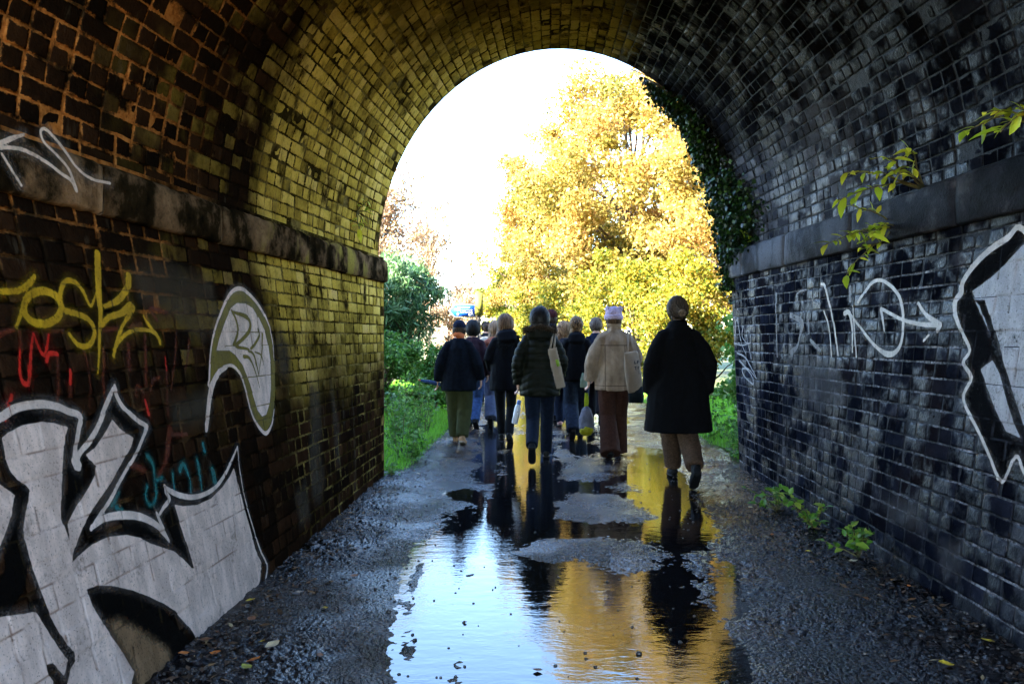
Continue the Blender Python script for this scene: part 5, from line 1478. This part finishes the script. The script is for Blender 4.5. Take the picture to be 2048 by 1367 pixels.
# ---------- 2 lilac hat, beige jacket
rust = cloth('rust_cord', (0.0364, 0.0154, 0.0098), .95, .3, 40, .4)
k = NM('beige_jacket'); tc = k.n('TexCoord').outputs['Object']; x_, y_, z_ = k.sep(tc)
n_ = k.noise(tc, 9.0, 5); n2_ = k.noise(k.scalevec(tc, (9, 9, 2.2)), 1.6, 4, .6)
c_ = k.ramp(k.math('ADD', k.math('MULTIPLY', n_, .5), k.math('MULTIPLY', n2_, .5)), [(.35, (.16, .112, .078)), (.65, (.32, .238, .172))])
ax_ = k.math('ABSOLUTE', x_)
sm_ = k.math('MAXIMUM', k.math('MULTIPLY', k.math('LESS_THAN', k.math('ABSOLUTE', k.math('SUBTRACT', z_, 1.315)), .006), k.math('LESS_THAN', ax_, .17)), k.math('MULTIPLY', k.math('LESS_THAN', k.math('ABSOLUTE', k.math('SUBTRACT', ax_, .115)), .005), k.math('LESS_THAN', z_, 1.315)))
sm_ = k.math('MAXIMUM', sm_, k.math('LESS_THAN', k.math('ABSOLUTE', k.math('SUBTRACT', z_, .845)), .005))
c_ = k.mix(k.math('MULTIPLY', sm_, .7), c_, (.055, .036, .024))
k.bsdf(Base_Color=c_, Roughness=.95, Specular_IOR_Level=.08, Normal=k.bump(k.math('ADD', k.noise(tc, 40.0, 3), k.math('MULTIPLY', n2_, 3.0)), .5, .012))
beige = k.m
P2 = person('person', 'person in a lilac knitted hat, beige jacket and rust flared trousers', 0.84, 9.1, 1.74, 0.20, 1, lift=.03, bvox=.009,
    trouser=rust, tw=(.112, .092, .115, .125), hem=.02, tfold=.012, larm=((-.30, -.06, 1.16), (-.33, .02, .92), (-.325, .05, .76)), rarm=((.30, -.02, 1.17), (.28, .20, 1.08), (.20, .30, 1.10)),
    jmat=beige, jacket=[(.79, .245, .165), (.82, .25, .17), (1.0, .245, .165), (1.2, .235, .16), (1.36, .225, .15), (1.44, .175, .12), (1.49, .095, .085), (1.535, .075, .078)], sleeve=(.098, .09, .08, .065), cuff=.02, jamp=.022)
haircap(P2, hairmat('brown', (0.03, 0.018, 0.010), (0.12, 0.07, 0.04)), seed=6, vol=.004, hat=True); face(P2)
lilac = cloth('lilac_knit', (0.42, 0.34, 0.47), .95, .2, 60, .8)
mb = MB(); hc = P2['hc']
mb.ell(hc + [0, -.015, .05], (.100, .108, .092), 16, 10); mb.ell(hc + [-.075, -.02, .105], (.032, .034, .035), 10, 8); mb.ell(hc + [.075, -.02, .105], (.032, .034, .035), 10, 8); mb.box(hc + [0, -.02, .10], (.17, .10, .06))
def knit(co, no): return .0025 * np.sin(np.arctan2(co[:, 0] - hc[0], co[:, 1] - hc[1]) * 26)
hat = obj('knitted_hat', remesh(mb, .0075, 4, knit), lilac, P2['root'])
mb = MB(); a = np.linspace(0, 2 * math.pi, 25)
mb.tube([hc + [.100 * math.cos(t), -.012 + .110 * math.sin(t), .012] for t in a], [(.030, .014)] * 25, 10, ref=(0, 0, 1)); mb.build('turn_up', lilac, hat, smooth=True)
mb = MB(); mb.tube([(0, .02, 1.50), (0, .025, 1.545), (0, .02, 1.575)], [(.088, .085), (.085, .085), (.092, .09)], 16); mb.build('collar', beige, P2['root'], smooth=True)
for sd in (-1, 1):
    pass
# ---------- 3 olive puffer coat with furry hood
olive = cloth('olive_puffer', (0.0056, 0.0066, 0.0035), .55, .3, 12, .2)
denim = cloth('dark_denim', (0.0056, 0.0091, 0.0182), .9, .35, 30, .4)
P3 = person('person', 'person in a dark olive quilted coat with a furry hood, middle of the path', -0.03, 8.7, 1.72, 0.36, 1, cross=(.075, .08, -.085), lift=.17, bvox=.009,
    trouser=denim, tw=(.105, .078, .068, .066), hem=.05, tfold=.008, larm=((-.285, -.06, 1.14), (-.275, .0, .90), (-.265, .02, .76)), rarm=((.29, -.05, 1.15), (.26, .12, .98), (.20, .22, .98)),
    jmat=olive, jacket=[(.76, .245, .185), (.80, .255, .19), (.95, .245, .18), (1.1, .225, .165), (1.25, .235, .165), (1.38, .225, .155), (1.46, .165, .12), (1.52, .09, .085)], sleeve=(.095, .085, .078, .06), cuff=.01,
    jfold=quiltfn(.013, .082, .42, 3))
haircap(P3, hairmat('black', (0.002, 0.0015, 0.001), (0.014, 0.010, 0.008)), seed=8, vol=.012, long=[(0, -.03, -.03, .075, .06), (0, -.035, -.13, .07, .05)]); face(P3)
mb = MB(); mb.tube([(0, -.06, 1.36), (0, -.085, 1.43), (0, -.07, 1.51), (0, -.02, 1.545)], [(.09, .035), (.15, .055), (.155, .06), (.12, .06)], 16)
hood = obj('hood', remesh(mb, .011, 3, foldfn(.008, 44)), olive, P3['root'])
rim = [(-.15, .03, 1.53), (-.165, -.05, 1.50), (-.12, -.115, 1.52), (0, -.135, 1.555), (.12, -.115, 1.52), (.165, -.05, 1.50), (.15, .03, 1.53)]
fur = cloth('fur', (0.0490, 0.0336, 0.0210), 1.0, .5, 60, .8)
mb = MB(); mb.tube(rim, [.018, .024, .027, .028, .027, .024, .018], 10); o = mb.build('fur_trim', fur, P3['root'], smooth=True)
fringe('fur_strands', P3, rim, .018, 2600, .034, fur, 5)
# ---------- 4 black hoodie, hair clipped up
blackc = cloth('black_jersey', (0.004, 0.0045, 0.006), .95, .3, 20, .4)
P4 = person('person', 'person in a black hoodie and dark jeans with fair hair clipped up', 0.47, 10.7, 1.66, 0.24, 1, lift=.10, bvox=.012,
    trouser=cloth('blue_black_denim', (0.0112, 0.0168, 0.0294), .9, .4, 24, .4), tw=(.112, .10, .10, .10), hem=.03, tfold=.013, larm=((-.28, -.03, 1.15), (-.25, .14, 1.0), (-.17, .22, 1.02)), rarm=((.28, -.05, 1.15), (.27, .06, .92), (.26, .09, .78)),
    jmat=blackc, jacket=[(.84, .225, .16), (.87, .235, .17), (1.0, .235, .165), (1.2, .225, .155), (1.36, .21, .145), (1.44, .165, .12), (1.50, .09, .085)], sleeve=(.09, .085, .075, .06))
haircap(P4, hairmat('fair', (0.025, 0.014, 0.007), (0.26, 0.16, 0.085)), bun=(0, -.090, .045, .060), seed=9, vol=.016); face(P4)
mb = MB(); mb.tube([(0, -.08, 1.34), (0, -.10, 1.42), (0, -.07, 1.49), (0, -.01, 1.52)], [(.07, .03), (.12, .045), (.125, .05), (.10, .05)], 14); obj('hood', remesh(mb, .011, 3, foldfn(.007, 46)), blackc, P4['root'])
mb = MB(); hc = P4['hc']
for sgn in (-1, 1): mb.tube([hc + [.012 * sgn, -.128, .085], hc + [.016 * sgn, -.142, .05], hc + [.012 * sgn, -.13, .01]], [.007, .008, .005], 6)
mb.build('hair_clip', LEATHER, P4['root'], smooth=True)
# ---------- 5 long fair hair, dark parka
navy = cloth('navy_parka', (0.0035, 0.0045, 0.007), .8, .3, 16, .3)
P5 = person('person', 'person in a dark parka with a fur hood and very long fair hair', -0.50, 10.45, 1.69, 0.20, -1, lift=.03, bvox=.012,
    trouser=cloth('black_leggings', (0.0056, 0.0063, 0.0077), .8, .3, 20, .2), tw=(.095, .066, .060, .05), hem=.08, tfold=.003, larm=((-.27, -.03, 1.15), (-.24, .14, 1.0), (-.16, .22, 1.02)), rarm=((.27, -.05, 1.15), (.27, .05, .92), (.26, .09, .78)),
    jmat=navy, jacket=[(.71, .235, .17), (.75, .24, .175), (.95, .23, .165), (1.15, .215, .15), (1.3, .22, .15), (1.4, .20, .135), (1.48, .10, .09), (1.52, .085, .085)], sleeve=(.09, .08, .072, .06), jamp=.012)
haircap(P5, hairmat('honey', (0.022, 0.010, 0.005), (0.26, 0.15, 0.08)), seed=12, vol=.014, long=[(0, -.04, 0, .085, .06), (-.02, -.06, -.11, .085, .05), (-.09, -.075, -.20, .065, .04), (-.155, -.07, -.32, .045, .03), (-.185, -.065, -.45, .02, .014)]); face(P5)
mb = MB(); mb.tube([(.03, -.07, 1.33), (.03, -.10, 1.42), (.02, -.07, 1.50), (.01, -.01, 1.53)], [(.08, .03), (.135, .05), (.14, .055), (.11, .05)], 14); obj('hood', remesh(mb, .011, 3, foldfn(.008, 47)), navy, P5['root'])
rim5 = [(-.10, -.10, 1.36), (-.03, -.125, 1.33), (.06, -.125, 1.34), (.15, -.10, 1.40), (.18, -.03, 1.46)]
fringe('fur_strands', P5, rim5, .016, 1500, .034, cloth('dark_fur', (0.0140, 0.0154, 0.0168), 1, .5, 60, .6), 6)
# ---------- 6 cap, dark overshirt, olive trousers
tan = simple('tan_suede', (0.36, 0.20, 0.095), .9, .25, 24, .3)
P6 = person('person', 'person in a dark cap, dark overshirt, olive trousers and tan shoes, leftmost', -1.10, 10.2, 1.62, 0.13, -1, lift=.02, bvox=.008,
    trouser=cloth('olive_chino', (0.0385, 0.0420, 0.0168), .95, .2, 14, .4), tw=(.118, .105, .090, .080), hem=.10, tfold=.012, shoe=tan, sole=simple('pale_sole', (0.45, 0.36, 0.27), .7, .1),
    larm=((-.30, -.06, 1.13), (-.335, .0, .90), (-.335, .03, .72)), rarm=((.31, -.05, 1.13), (.345, .03, .92), (.34, .07, .74)),
    jmat=cloth('navy_check', (0.0035, 0.0055, 0.0095), .95, .5, 18, .3), jacket=[(.76, .27, .18), (.79, .275, .185), (1.0, .265, .175), (1.2, .245, .165), (1.36, .225, .15), (1.44, .17, .12), (1.50, .095, .09)], sleeve=(.10, .092, .082, .066), jamp=.012)
haircap(P6, hairmat('dark_crop', (0.02, 0.014, 0.010), (0.07, 0.05, 0.035)), seed=15, vol=.002, hat=True); face(P6)
hc = P6['hc']; capm = cloth('navy_cap', (0.0098, 0.0140, 0.0315), .9, .2, 40, .3)
mb = MB(); mb.ell(hc + [0, -.005, .045], (.094, .106, .085), 16, 10)
capo = obj('cap', remesh(mb, .008, 2), capm, P6['root'])
mb = MB(); mb.tube([hc + [-.055, .09, .03], hc + [0, .155, .02], hc + [.055, .09, .03]], [(.02, .006), (.05, .006), (.02, .006)], 10, ref=(0, 1, 0)); mb.build('peak', capm, capo, smooth=True)
mb = MB(); mb.tube([(-.03, .0, 1.50), (0, .01, 1.535), (.01, .02, 1.57)], [(.082, .082), (.085, .08), (.07, .07)], 14); mb.build('scarf', cloth('orange_scarf', (0.4340, 0.1190, 0.0420), .9, .2), P6['root'], smooth=True)
# ---------- 7 black hair, plum jacket, blue jeans
P7 = person('person', 'person with black hair, plum jacket and blue jeans behind the cap wearer', -1.08, 12.0, 1.64, 0.22, -1, lift=.08, bvox=.013,
    trouser=cloth('blue_denim', (0.0245, 0.0490, 0.1190), .9, .35, 24, .4), tw=(.105, .085, .075, .07), hem=.05,
    jmat=cloth('plum', (0.0196, 0.0098, 0.0154), .8, .3, 14, .3), jacket=[(.86, .22, .16), (.89, .23, .165), (1.1, .225, .16), (1.3, .22, .15), (1.42, .18, .12), (1.50, .09, .085)], sleeve=(.092, .085, .078, .06))
haircap(P7, hairmat('jet', (0.002, 0.002, 0.002), (0.012, 0.011, 0.011)), seed=16, vol=.02, extra=[(0, -.05, -.08, (.07, .05, .07))]); face(P7)
# ---------- 8 fair hair, salmon jacket
P8 = person('person', 'person in a salmon jacket and grey-blue wide trousers, mostly hidden', -0.76, 12.4, 1.64, 0.24, 1, lift=.09, bvox=.013,
    trouser=cloth('grey_blue', (0.0700, 0.0840, 0.1330), .95, .2, 20, .3), tw=(.11, .10, .10, .10), hem=.04, larm=((-.27, -.02, 1.14), (-.30, .08, .95), (-.31, .14, .82)),
    jmat=cloth('salmon', (0.2310, 0.0805, 0.0525), .8, .25, 10, .3), jacket=[(.84, .22, .16), (.87, .23, .165), (1.1, .225, .16), (1.3, .22, .15), (1.42, .18, .12), (1.50, .09, .085)], sleeve=(.095, .09, .08, .06), jfold=quiltfn(.010, .09, 0, 8))
haircap(P8, hairmat('pale_fair', (0.10, 0.055, 0.03), (0.42, 0.28, 0.17)), seed=17, vol=.014, long=[(0, -.04, 0, .08, .06), (-.03, -.06, -.12, .08, .05), (-.06, -.07, -.28, .06, .04), (-.08, -.07, -.45, .03, .02)]); face(P8)
# ---------- 9 far man with a pale rucksack
P9 = person('person', 'person with cropped dark hair and a pale rucksack, farthest along the path', -1.24, 17.0, 1.74, 0.22, 1, lift=.06, bvox=.014,
    trouser=cloth('far_denim', (0.0175, 0.0245, 0.0490), .9, .3, 24, .3), tw=(.105, .09, .08, .075), jmat=cloth('charcoal', (0.0140, 0.0154, 0.0196), .9, .3), jacket=[(.84, .22, .16), (.87, .23, .165), (1.1, .22, .16), (1.3, .22, .15), (1.42, .19, .12), (1.50, .09, .085)])
haircap(P9, hairmat('crop', (0.012, 0.009, 0.007), (0.05, 0.035, 0.025)), seed=18, vol=.004, n=500); face(P9)
# ---------- 10 tall, maroon beanie
P10 = person('person', 'tall person in a maroon beanie behind the furry hood', 0.15, 13.0, 1.85, 0.22, 1, lift=.06, bvox=.014,
    trouser=cloth('mid_denim', (0.0350, 0.0630, 0.1330), .9, .35, 24, .4), tw=(.105, .09, .08, .075), jmat=cloth('ink', (0.0084, 0.0098, 0.0140), .9, .3), jacket=[(.86, .23, .16), (.89, .235, .165), (1.1, .23, .16), (1.3, .23, .15), (1.42, .19, .12), (1.50, .10, .09), (1.54, .085, .085)])
haircap(P10, hairmat('dark10', (0.012, 0.009, 0.007), (0.05, 0.035, 0.025)), seed=19, vol=.0, hat=True); face(P10)
mb = MB(); hc = P10['hc']; mb.ell(hc + [0, -.015, .045], (.096, .106, .10), 16, 10); obj('beanie', remesh(mb, .008, 2), cloth('maroon_knit', (0.0385, 0.0112, 0.0126), .95, .3, 60, .7), P10['root'])
# ---------- 11 curly fair hair
P11 = person('person', 'person with loose curly fair hair, half hidden behind the black hoodie', 0.34, 12.1, 1.62, 0.2, -1, lift=.08, bvox=.014,
    trouser=cloth('dark11', (0.0140, 0.0210, 0.0420), .9, .3), tw=(.10, .085, .075, .07), shoe=simple('pink_shoe', (0.50, 0.25, 0.22), .6, .15), jmat=cloth('slate', (0.0210, 0.0210, 0.0280), .9, .3), jacket=[(.84, .21, .15), (.87, .22, .16), (1.1, .21, .15), (1.3, .21, .14), (1.42, .175, .12), (1.50, .085, .085)])
haircap(P11, hairmat('curly', (0.12, 0.06, 0.03), (0.46, 0.29, 0.16)), seed=21, vol=.022, curl=.008, long=[(-.01, -.04, 0, .095, .07), (-.02, -.05, -.12, .11, .06), (-.02, -.06, -.22, .08, .04)], extra=[(-.07, -.03, -.08, (.05, .05, .06)), (.06, -.03, -.1, (.05, .05, .06))]); face(P11)
# ---------- 12 face mask
P12 = person('person', 'person wearing a pale blue face mask, hidden behind the lilac hat', 0.915, 13.2, 1.72, 0.2, -1, lift=.05, bvox=.014, head_turn=0.9,
    trouser=cloth('black12', (0.0084, 0.0091, 0.0112), .9, .3), tw=(.105, .09, .08, .075), jmat=cloth('navy12', (0.0070, 0.0098, 0.0210), .9, .3), jacket=[(.80, .24, .17), (.84, .245, .17), (1.1, .235, .16), (1.3, .23, .15), (1.42, .185, .12), (1.50, .09, .085)])
haircap(P12, hairmat('ash', (0.03, 0.022, 0.016), (0.16, 0.12, 0.09)), seed=22, vol=.008); face(P12)
mb = MB(); hc = P12['hc']; mb.ell(hc + P12['fw'] * .058 + [0, 0, -.05], (.058, .058, .052), 12, 8); mb.build('face_mask', simple('mask_blue', (0.45, 0.60, 0.72), .8, .08), P12['root'], smooth=True)

# ================================================================== THINGS THEY CARRY
canvas = cloth('canvas', (0.2520, 0.1890, 0.1400), .95, .12, 10, .4); cream = cloth('cream', (0.2660, 0.2100, 0.1610), .95, .1, 10, .4)
ink = simple('print_black', (0.02, 0.02, 0.025), .8, .1); limep = simple('print_green', (0.22, 0.36, 0.04), .8, .1)
# tote on the shoulder of the olive coat
sh3 = world_pt(P3, (.165, -.02, 1.50))
tote('tote_bag', 'flat cream tote bag on the shoulder of the olive quilted coat', px(1104, 696, 8.50), .105, .45, .035, cream, sh3, 3, yaw=0.0, tilt=-0.22, mark=([(.025, -.17, .035, .075)], limep))
# tote on the shoulder of the beige jacket, lettered
sh2 = world_pt(P2, (.17, -.02, 1.495))
letters = [(-.01, -.12, .008, .035), (.005, -.134, .024, .008), (.032, -.12, .008, .035), (.045, -.106, .02, .008), (.045, -.12, .018, .007), (.0, -.17, .03, .008), (.0, -.19, .008, .035), (.035, -.19, .008, .035), (.05, -.175, .022, .008), (.02, -.24, .008, .035), (.04, -.24, .008, .04)]
tote('tote_bag', 'rounded canvas tote bag with black lettering under the arm of the beige jacket', px(1262, 703, 8.86), .20, .46, .12, canvas, sh2, 5, yaw=0.55, tilt=-0.10, mark=(letters, ink), slump=.08)
# roll-top bag held low by the beige jacket
h2 = world_pt(P2, (-.325, .05, .73))
rt_ = empty('drawstring_bag', h2 + [0, 0, -.2]); tag(rt_, 'grey and yellow drawstring bag hanging from a lime strap by the rust trousers', 'bag')
mb = MB(); mb.tube([(0, 0, .06), (0, 0, .02), (.0, 0, -.08), (.0, -.01, -.19), (0, -.01, -.22)], [(.018, .018), (.055, .05), (.085, .08), (.088, .085), (.08, .075)], 16)
obj('bag_body', remesh(mb, .009, 1, foldfn(.012, 91, 12, 8)), cloth('grey_nylon', (0.0910, 0.0910, 0.1190), .6, .35, 10, .3), rt_)
mb = MB(); mb.ell((0, -.035, -.215), (.080, .070, .065), 14, 8); obj('lining', remesh(mb, .008, 1, foldfn(.022, 92, 22, 22)), cloth('yellow_nylon', (0.2100, 0.1890, 0.0070), .5, .3, 18, .3), rt_)
mb = MB(); mb.tube([(0, 0, .22), (-.008, -.005, .12), (-.012, -.01, -.02)], [(.016, .004)] * 3, 8); mb.tube([(.01, 0, .22), (.016, -.005, .12), (.006, -.012, 0.0)], [(.012, .004)] * 3, 8)
mb.build('strap', cloth('lime_webbing', (0.2310, 0.2800, 0.0140), .8, .15), rt_)
# white bottle held by the olive coat
h3 = world_pt(P3, (-.262, .045, .72))
bt = empty('water_bottle', h3 + [-.005, -.03, -.17], 0); bt.rotation_euler = (0, R(12), 0); tag(bt, 'white water bottle with a blue cap in the hand of the olive coat', 'bottle')
mb = MB(); mb.tube([(0, 0, -.11), (0, 0, -.105), (0, 0, .0), (0, 0, .075), (0, 0, .10), (0, 0, .115)], [.026, .034, .035, .035, .028, .020], 18); mb.build('flask', simple('white_enamel', (0.62, 0.62, 0.66), .35, .05), bt, smooth=True)
mb = MB(); mb.tube([(0, 0, .112), (0, 0, .155), (0, 0, .16)], [.023, .023, .018], 16); mb.build('cap', simple('blue_plastic', (0.10, 0.20, 0.50), .4, .1), bt, smooth=True)
mb = MB(); mb.box((.006, -.036, .03), (.010, .002, .012)); mb.build('emblem', ink, bt)
# dark quilted bag between the two nearest walkers
tote('quilted_bag', 'dark quilted bag hanging between the lilac hat and the long black coat', px(1272, 772, 8.9), .17, .19, .10, cloth('dark_quilt', (0.0084, 0.0126, 0.0154), .6, .3), world_pt(P2, (.30, .10, 1.03)), 7, yaw=.2)
# pale green bag
tote('shopping_bag', 'pale green cloth bag beside the black hoodie', px(1170, 745, 10.4), .11, .20, .05, cloth('pale_green', (0.2380, 0.2940, 0.2100), .9, .15), world_pt(P4, (.27, .07, .92)), 8, yaw=.6, tilt=.15)
# rucksack of the far walker
rk = empty('rucksack', world_pt(P9, (0, -.20, 1.18))); tag(rk, 'pale rucksack on the back of the farthest walker', 'rucksack')
mb = MB(); mb.tube([(0, 0, -.24), (0, -.01, -.18), (0, -.02, 0), (0, -.01, .18), (0, .01, .24)], [(.11, .05), (.15, .075), (.15, .085), (.135, .075), (.08, .04)], 14); obj('bag_body', remesh(mb, .012, 2, foldfn(.008, 95)), cloth('pale_pack', (0.3150, 0.2800, 0.2310), .8, .15), rk)
for sd in (-1, 1):
    q = MB(); q.tube([(sd * .10, .02, .2), (sd * .12, .08, .30), (sd * .13, .16, .29)], [(.02, .008)] * 3, 8); q.build('strap', canvas, rk)
# rolled umbrella under the arm of the cap wearer
um = empty('folded_umbrella', world_pt(P6, (-.33, .0, .86))); tag(um, 'folded blue umbrella with an orange tip under the arm of the cap wearer', 'umbrella')
mb = MB(); mb.tube([(.10, .02, -.02), (.0, 0, 0.0), (-.12, -.02, .025), (-.20, -.03, .042)], [.022, .028, .024, .010], 10); obj('canopy', remesh(mb, .006, 1, foldfn(.006, 97, 20, 20)), cloth('blue_nylon', (0.0350, 0.0700, 0.1680), .5, .3, 30, .2), um)
mb = MB(); mb.tube([(-.195, -.03, .041), (-.225, -.034, .048)], [.010, .008], 8); mb.build('tip', simple('orange_plastic', (0.75, 0.14, 0.03), .4, .1), um, smooth=True)
mb = MB(); mb.tube([(-.19, -.03, .03), (.1, .02, -.045)], [.004, .004], 6); mb.build('shaft', LEATHER, um)
# small white carrier held by the salmon jacket
cb = empty('paper_carrier', world_pt(P8, (-.31, .14, .74))); tag(cb, 'small white carrier with cord handles beside the salmon jacket', 'bag')
mb = MB(); mb.box((.01, -.02, -.06), (.075, .035, .055), .2); mb.build('bag_body', simple('white_paper', (0.6, 0.58, 0.58), .8, .05), cb)
mb = MB(); mb.tube([(-.02, -.02, -.03), (-.035, -.04, .06), (.02, -.05, .09), (.07, -.04, .05), (.045, -.02, -.03)], [.0035] * 5, 6); mb.build('handle', simple('white_cord', (0.62, 0.58, 0.56), .8, .05), cb)

# ================================================================== SIGNPOST
sx, sy = px(958, 600, 17.0)[:2]
sp = empty('signpost', (sx, sy, 0.02)); tag(sp, 'wooden post with a blue cycle-route finger sign pointing left', 'sign')
wood = bark('post', (0.06, 0.045, 0.03), (0.15, 0.115, 0.08))
mb = MB(); mb.box((0, 0, 1.05), (.075, .075, 2.2)); mb.build('post', wood, sp)
mb = MB(); mb.box((0, -.01, 2.12), (.17, .11, .50)); mb.box((0, -.01, 2.385), (.13, .085, .03)); mb.build('post_cap', simple('ochre_paint', (0.22, 0.20, 0.03), .7, .3, 12), sp)
bl = simple('sign_blue', (0.015, 0.10, 0.50), .35, .08); wh = simple('sign_white', (0.75, 0.75, 0.78), .5, .05)
zc = 1.97; w0, w1, hh = -.075, -.66, .135
def arrow(o_, y, m, parent, name):
    a = np.array([(w0 - o_, zc - hh + o_), (w1 + .12 + o_ * .4, zc - hh + o_), (w1 + o_ * 1.2, zc), (w1 + .12 + o_ * .4, zc + hh - o_), (w0 - o_, zc + hh - o_)])
    v = [(p[0], y, p[1]) for p in a] + [(p[0], y + .008, p[1]) for p in a]
    f = [(i, (i+1) % 5, 5 + (i+1) % 5, 5 + i) for i in range(5)]
    mb = MB(); mb.add(v, f); mb.f3 += [[0, 2, 1], [0, 3, 2], [0, 4, 3], [5, 6, 7], [5, 7, 8], [5, 8, 9]]
    return mb.build(name, m, parent)
arr = arrow(0, -.055, wh, sp, 'sign_panel'); arrow(.014, -.061, bl, arr, 'sign_face')
rg = np.random.default_rng(4); q = MB()
for r_, (x0, x1, zz_) in enumerate([(-.46, -.20, zc + .07), (-.44, -.15, zc + .012), (-.40, -.14, zc - .035)]):
    xx = x0
    while xx < x1:
        L = rg.uniform(.012, .03); q.box((xx + L / 2, -.0655, zz_ + rg.uniform(-.003, .003)), (L, .003, .018 * rg.uniform(.8, 1.2))); xx += L + .014
q.build('lettering', wh, arr)
q = MB(); q.box((-.45, -.0655, zc - .075), (.045, .003, .045)); 
for cx in (-.20, -.14):
    a = np.linspace(0, 2 * math.pi, 13); q.tube([(cx + .022 * math.cos(t), -.066, zc - .085 + .022 * math.sin(t)) for t in a], [.004] * 13, 4)
q.tube([(-.20, -.066, zc - .085), (-.175, -.066, zc - .055), (-.14, -.066, zc - .085)], [.004] * 3, 4)
q.build('route_symbol', wh, arr)

# ================================================================== FALLEN LEAVES
FALL = {}
def fallm(name, col):
    if name not in FALL: FALL[name] = simple('fallen_' + name, col, .6, .3, 30, .3)
    return FALL[name]
def fallen(xp, yp, L, mat, seed, label, curl=.35):
    rng = np.random.default_rng(seed)
    d = 1550 * EYE / (yp - 675); X = (xp - 1085) * d / 1550
    t = np.array([0, .12, .3, .55, .8, 1.0]); ww = np.array([.03, .35, .8, .95, .55, .04]) * L * rng.uniform(.28, .42)
    V = []
    for q_, a in zip(t, ww):
        zc_ = curl * L * (q_ - .5) ** 2 * rng.uniform(.6, 1.3)
        V += [((q_ - .5) * L, a, zc_ + abs(a) * curl * rng.uniform(.2, .9)), ((q_ - .5) * L, 0, zc_), ((q_ - .5) * L, -a, zc_ + abs(a) * curl * rng.uniform(.2, .9))]
    F = [(i*3 + j, (i+1)*3 + j, (i+1)*3 + j + 1, i*3 + j + 1) for i in range(5) for j in (0, 1)]
    me = mesh_np('fallen_leaf', np.array(V), np.array(F))
    o = obj('fallen_leaf', me, mat, smooth=True); o.location = (X, d, path_h(X, d) + .006); o.rotation_euler = (rng.uniform(-.2, .2), rng.uniform(-.2, .2), rng.uniform(0, 6.28))
    tag(o, label, 'leaf', 'fallen leaves on the wet path')
LO, LY, LW, LB, LG = fallm('orange', (0.60, 0.17, 0.02)), fallm('yellow', (0.62, 0.42, 0.03)), fallm('cream', (0.62, 0.48, 0.28)), fallm('brown', (0.24, 0.10, 0.04)), fallm('green', (0.35, 0.36, 0.05))
for i, (a, b, L, m, lab) in enumerate([
    (545, 1306, .075, LW, 'cream curled leaf lying on the mud beside the left wall'), (507, 1334, .065, LO, 'bright orange leaf beside the cream curled leaf'), (500, 1219, .055, LY, 'yellow leaf against the foot of the white letter'), (367, 1330, .05, LO, 'orange leaf tucked under the end of the white letter'),
    (431, 1325, .05, LO, 'small orange leaf under the white letter, right of the tucked one'), (493, 1352, .06, LG, 'green-yellow leaf at the bottom edge below the orange leaf'), (523, 1301, .03, LY, 'tiny yellow leaf above the cream curled one'), (410, 1303, .07, LB, 'brown crumpled leaf at the foot of the left wall'),
    (503, 1255, .06, LB, 'brown leaf on the mud below the yellow one'), (650, 1225, .05, LY, 'pale yellow leaf half way from left wall to puddle'), (708, 1159, .055, LB, 'brown leaf at the left rim of the puddle'), (1706, 1137, .075, LW, 'tan leaf standing against the nearest weed'),
    (1616, 1112, .045, LY, 'yellow-orange leaf on the tarmac left of the nearest weed'), (1975, 1302, .06, LY, 'yellow leaf in the grit by the right wall'), (1892, 1342, .065, LY, 'yellow leaf at the lower right edge'), (1733, 1208, .045, LB, 'pinkish brown leaf on the grit, middle right'), (1500, 1022, .045, LW, 'pale leaf before the first weed of the right wall'), (1544, 1077, .03, LO, 'tiny orange speck of leaf on the tarmac'),
    (1075, 1342, .045, LB, 'small dark leaf standing in the puddle'), (930, 1245, .03, LB, 'brown bit of leaf in the middle of the puddle'), (640, 1318, .04, LB, 'brown leaf beside the muddy puddle rim'), (1818, 1190, .03, LO, 'orange leaf scrap near the wet wall')]):
    fallen(a, b, L, m, 300 + i, lab)
rg = np.random.default_rng(8); V, F, n0 = [], [], 0
cl = []
for i in range(1000):
    y = 2.9 * (11 / 3.0) ** rg.random(); x = -1.52 + abs(rg.normal(0, .18)) if rg.random() < .55 else 2.05 - abs(rg.normal(0, .25))
    L = rg.uniform(.008, .042) * (.6 + .4 * rg.random()); a = rg.uniform(0, 6.28); c = np.array([x, y, path_h(x, y) + .004]); d = np.array([math.cos(a), math.sin(a), rg.uniform(-.2, .3)]) * L; w = np.array([-math.sin(a), math.cos(a), rg.uniform(-.3, .3)]) * L * .3
    V += [c - d, c + w, c + d, c - w + [0, 0, .003]]; F.append((n0, n0 + 1, n0 + 2, n0 + 3)); n0 += 4; cl.append(rg.random())
me = mesh_np('leaf_litter', np.array(V), np.array(F)); attr(me, 'col', np.repeat(cl, 4))
tag(obj('leaf_litter', me, leafmat('litter', [(0.0, (0.03, 0.018, 0.010)), (0.6, (0.12, 0.06, 0.025)), (0.9, (0.28, 0.16, 0.07)), (1.0, (0.40, 0.30, 0.16))], .1)), 'leaf scraps gathered along both walls', 'litter', kind='stuff')
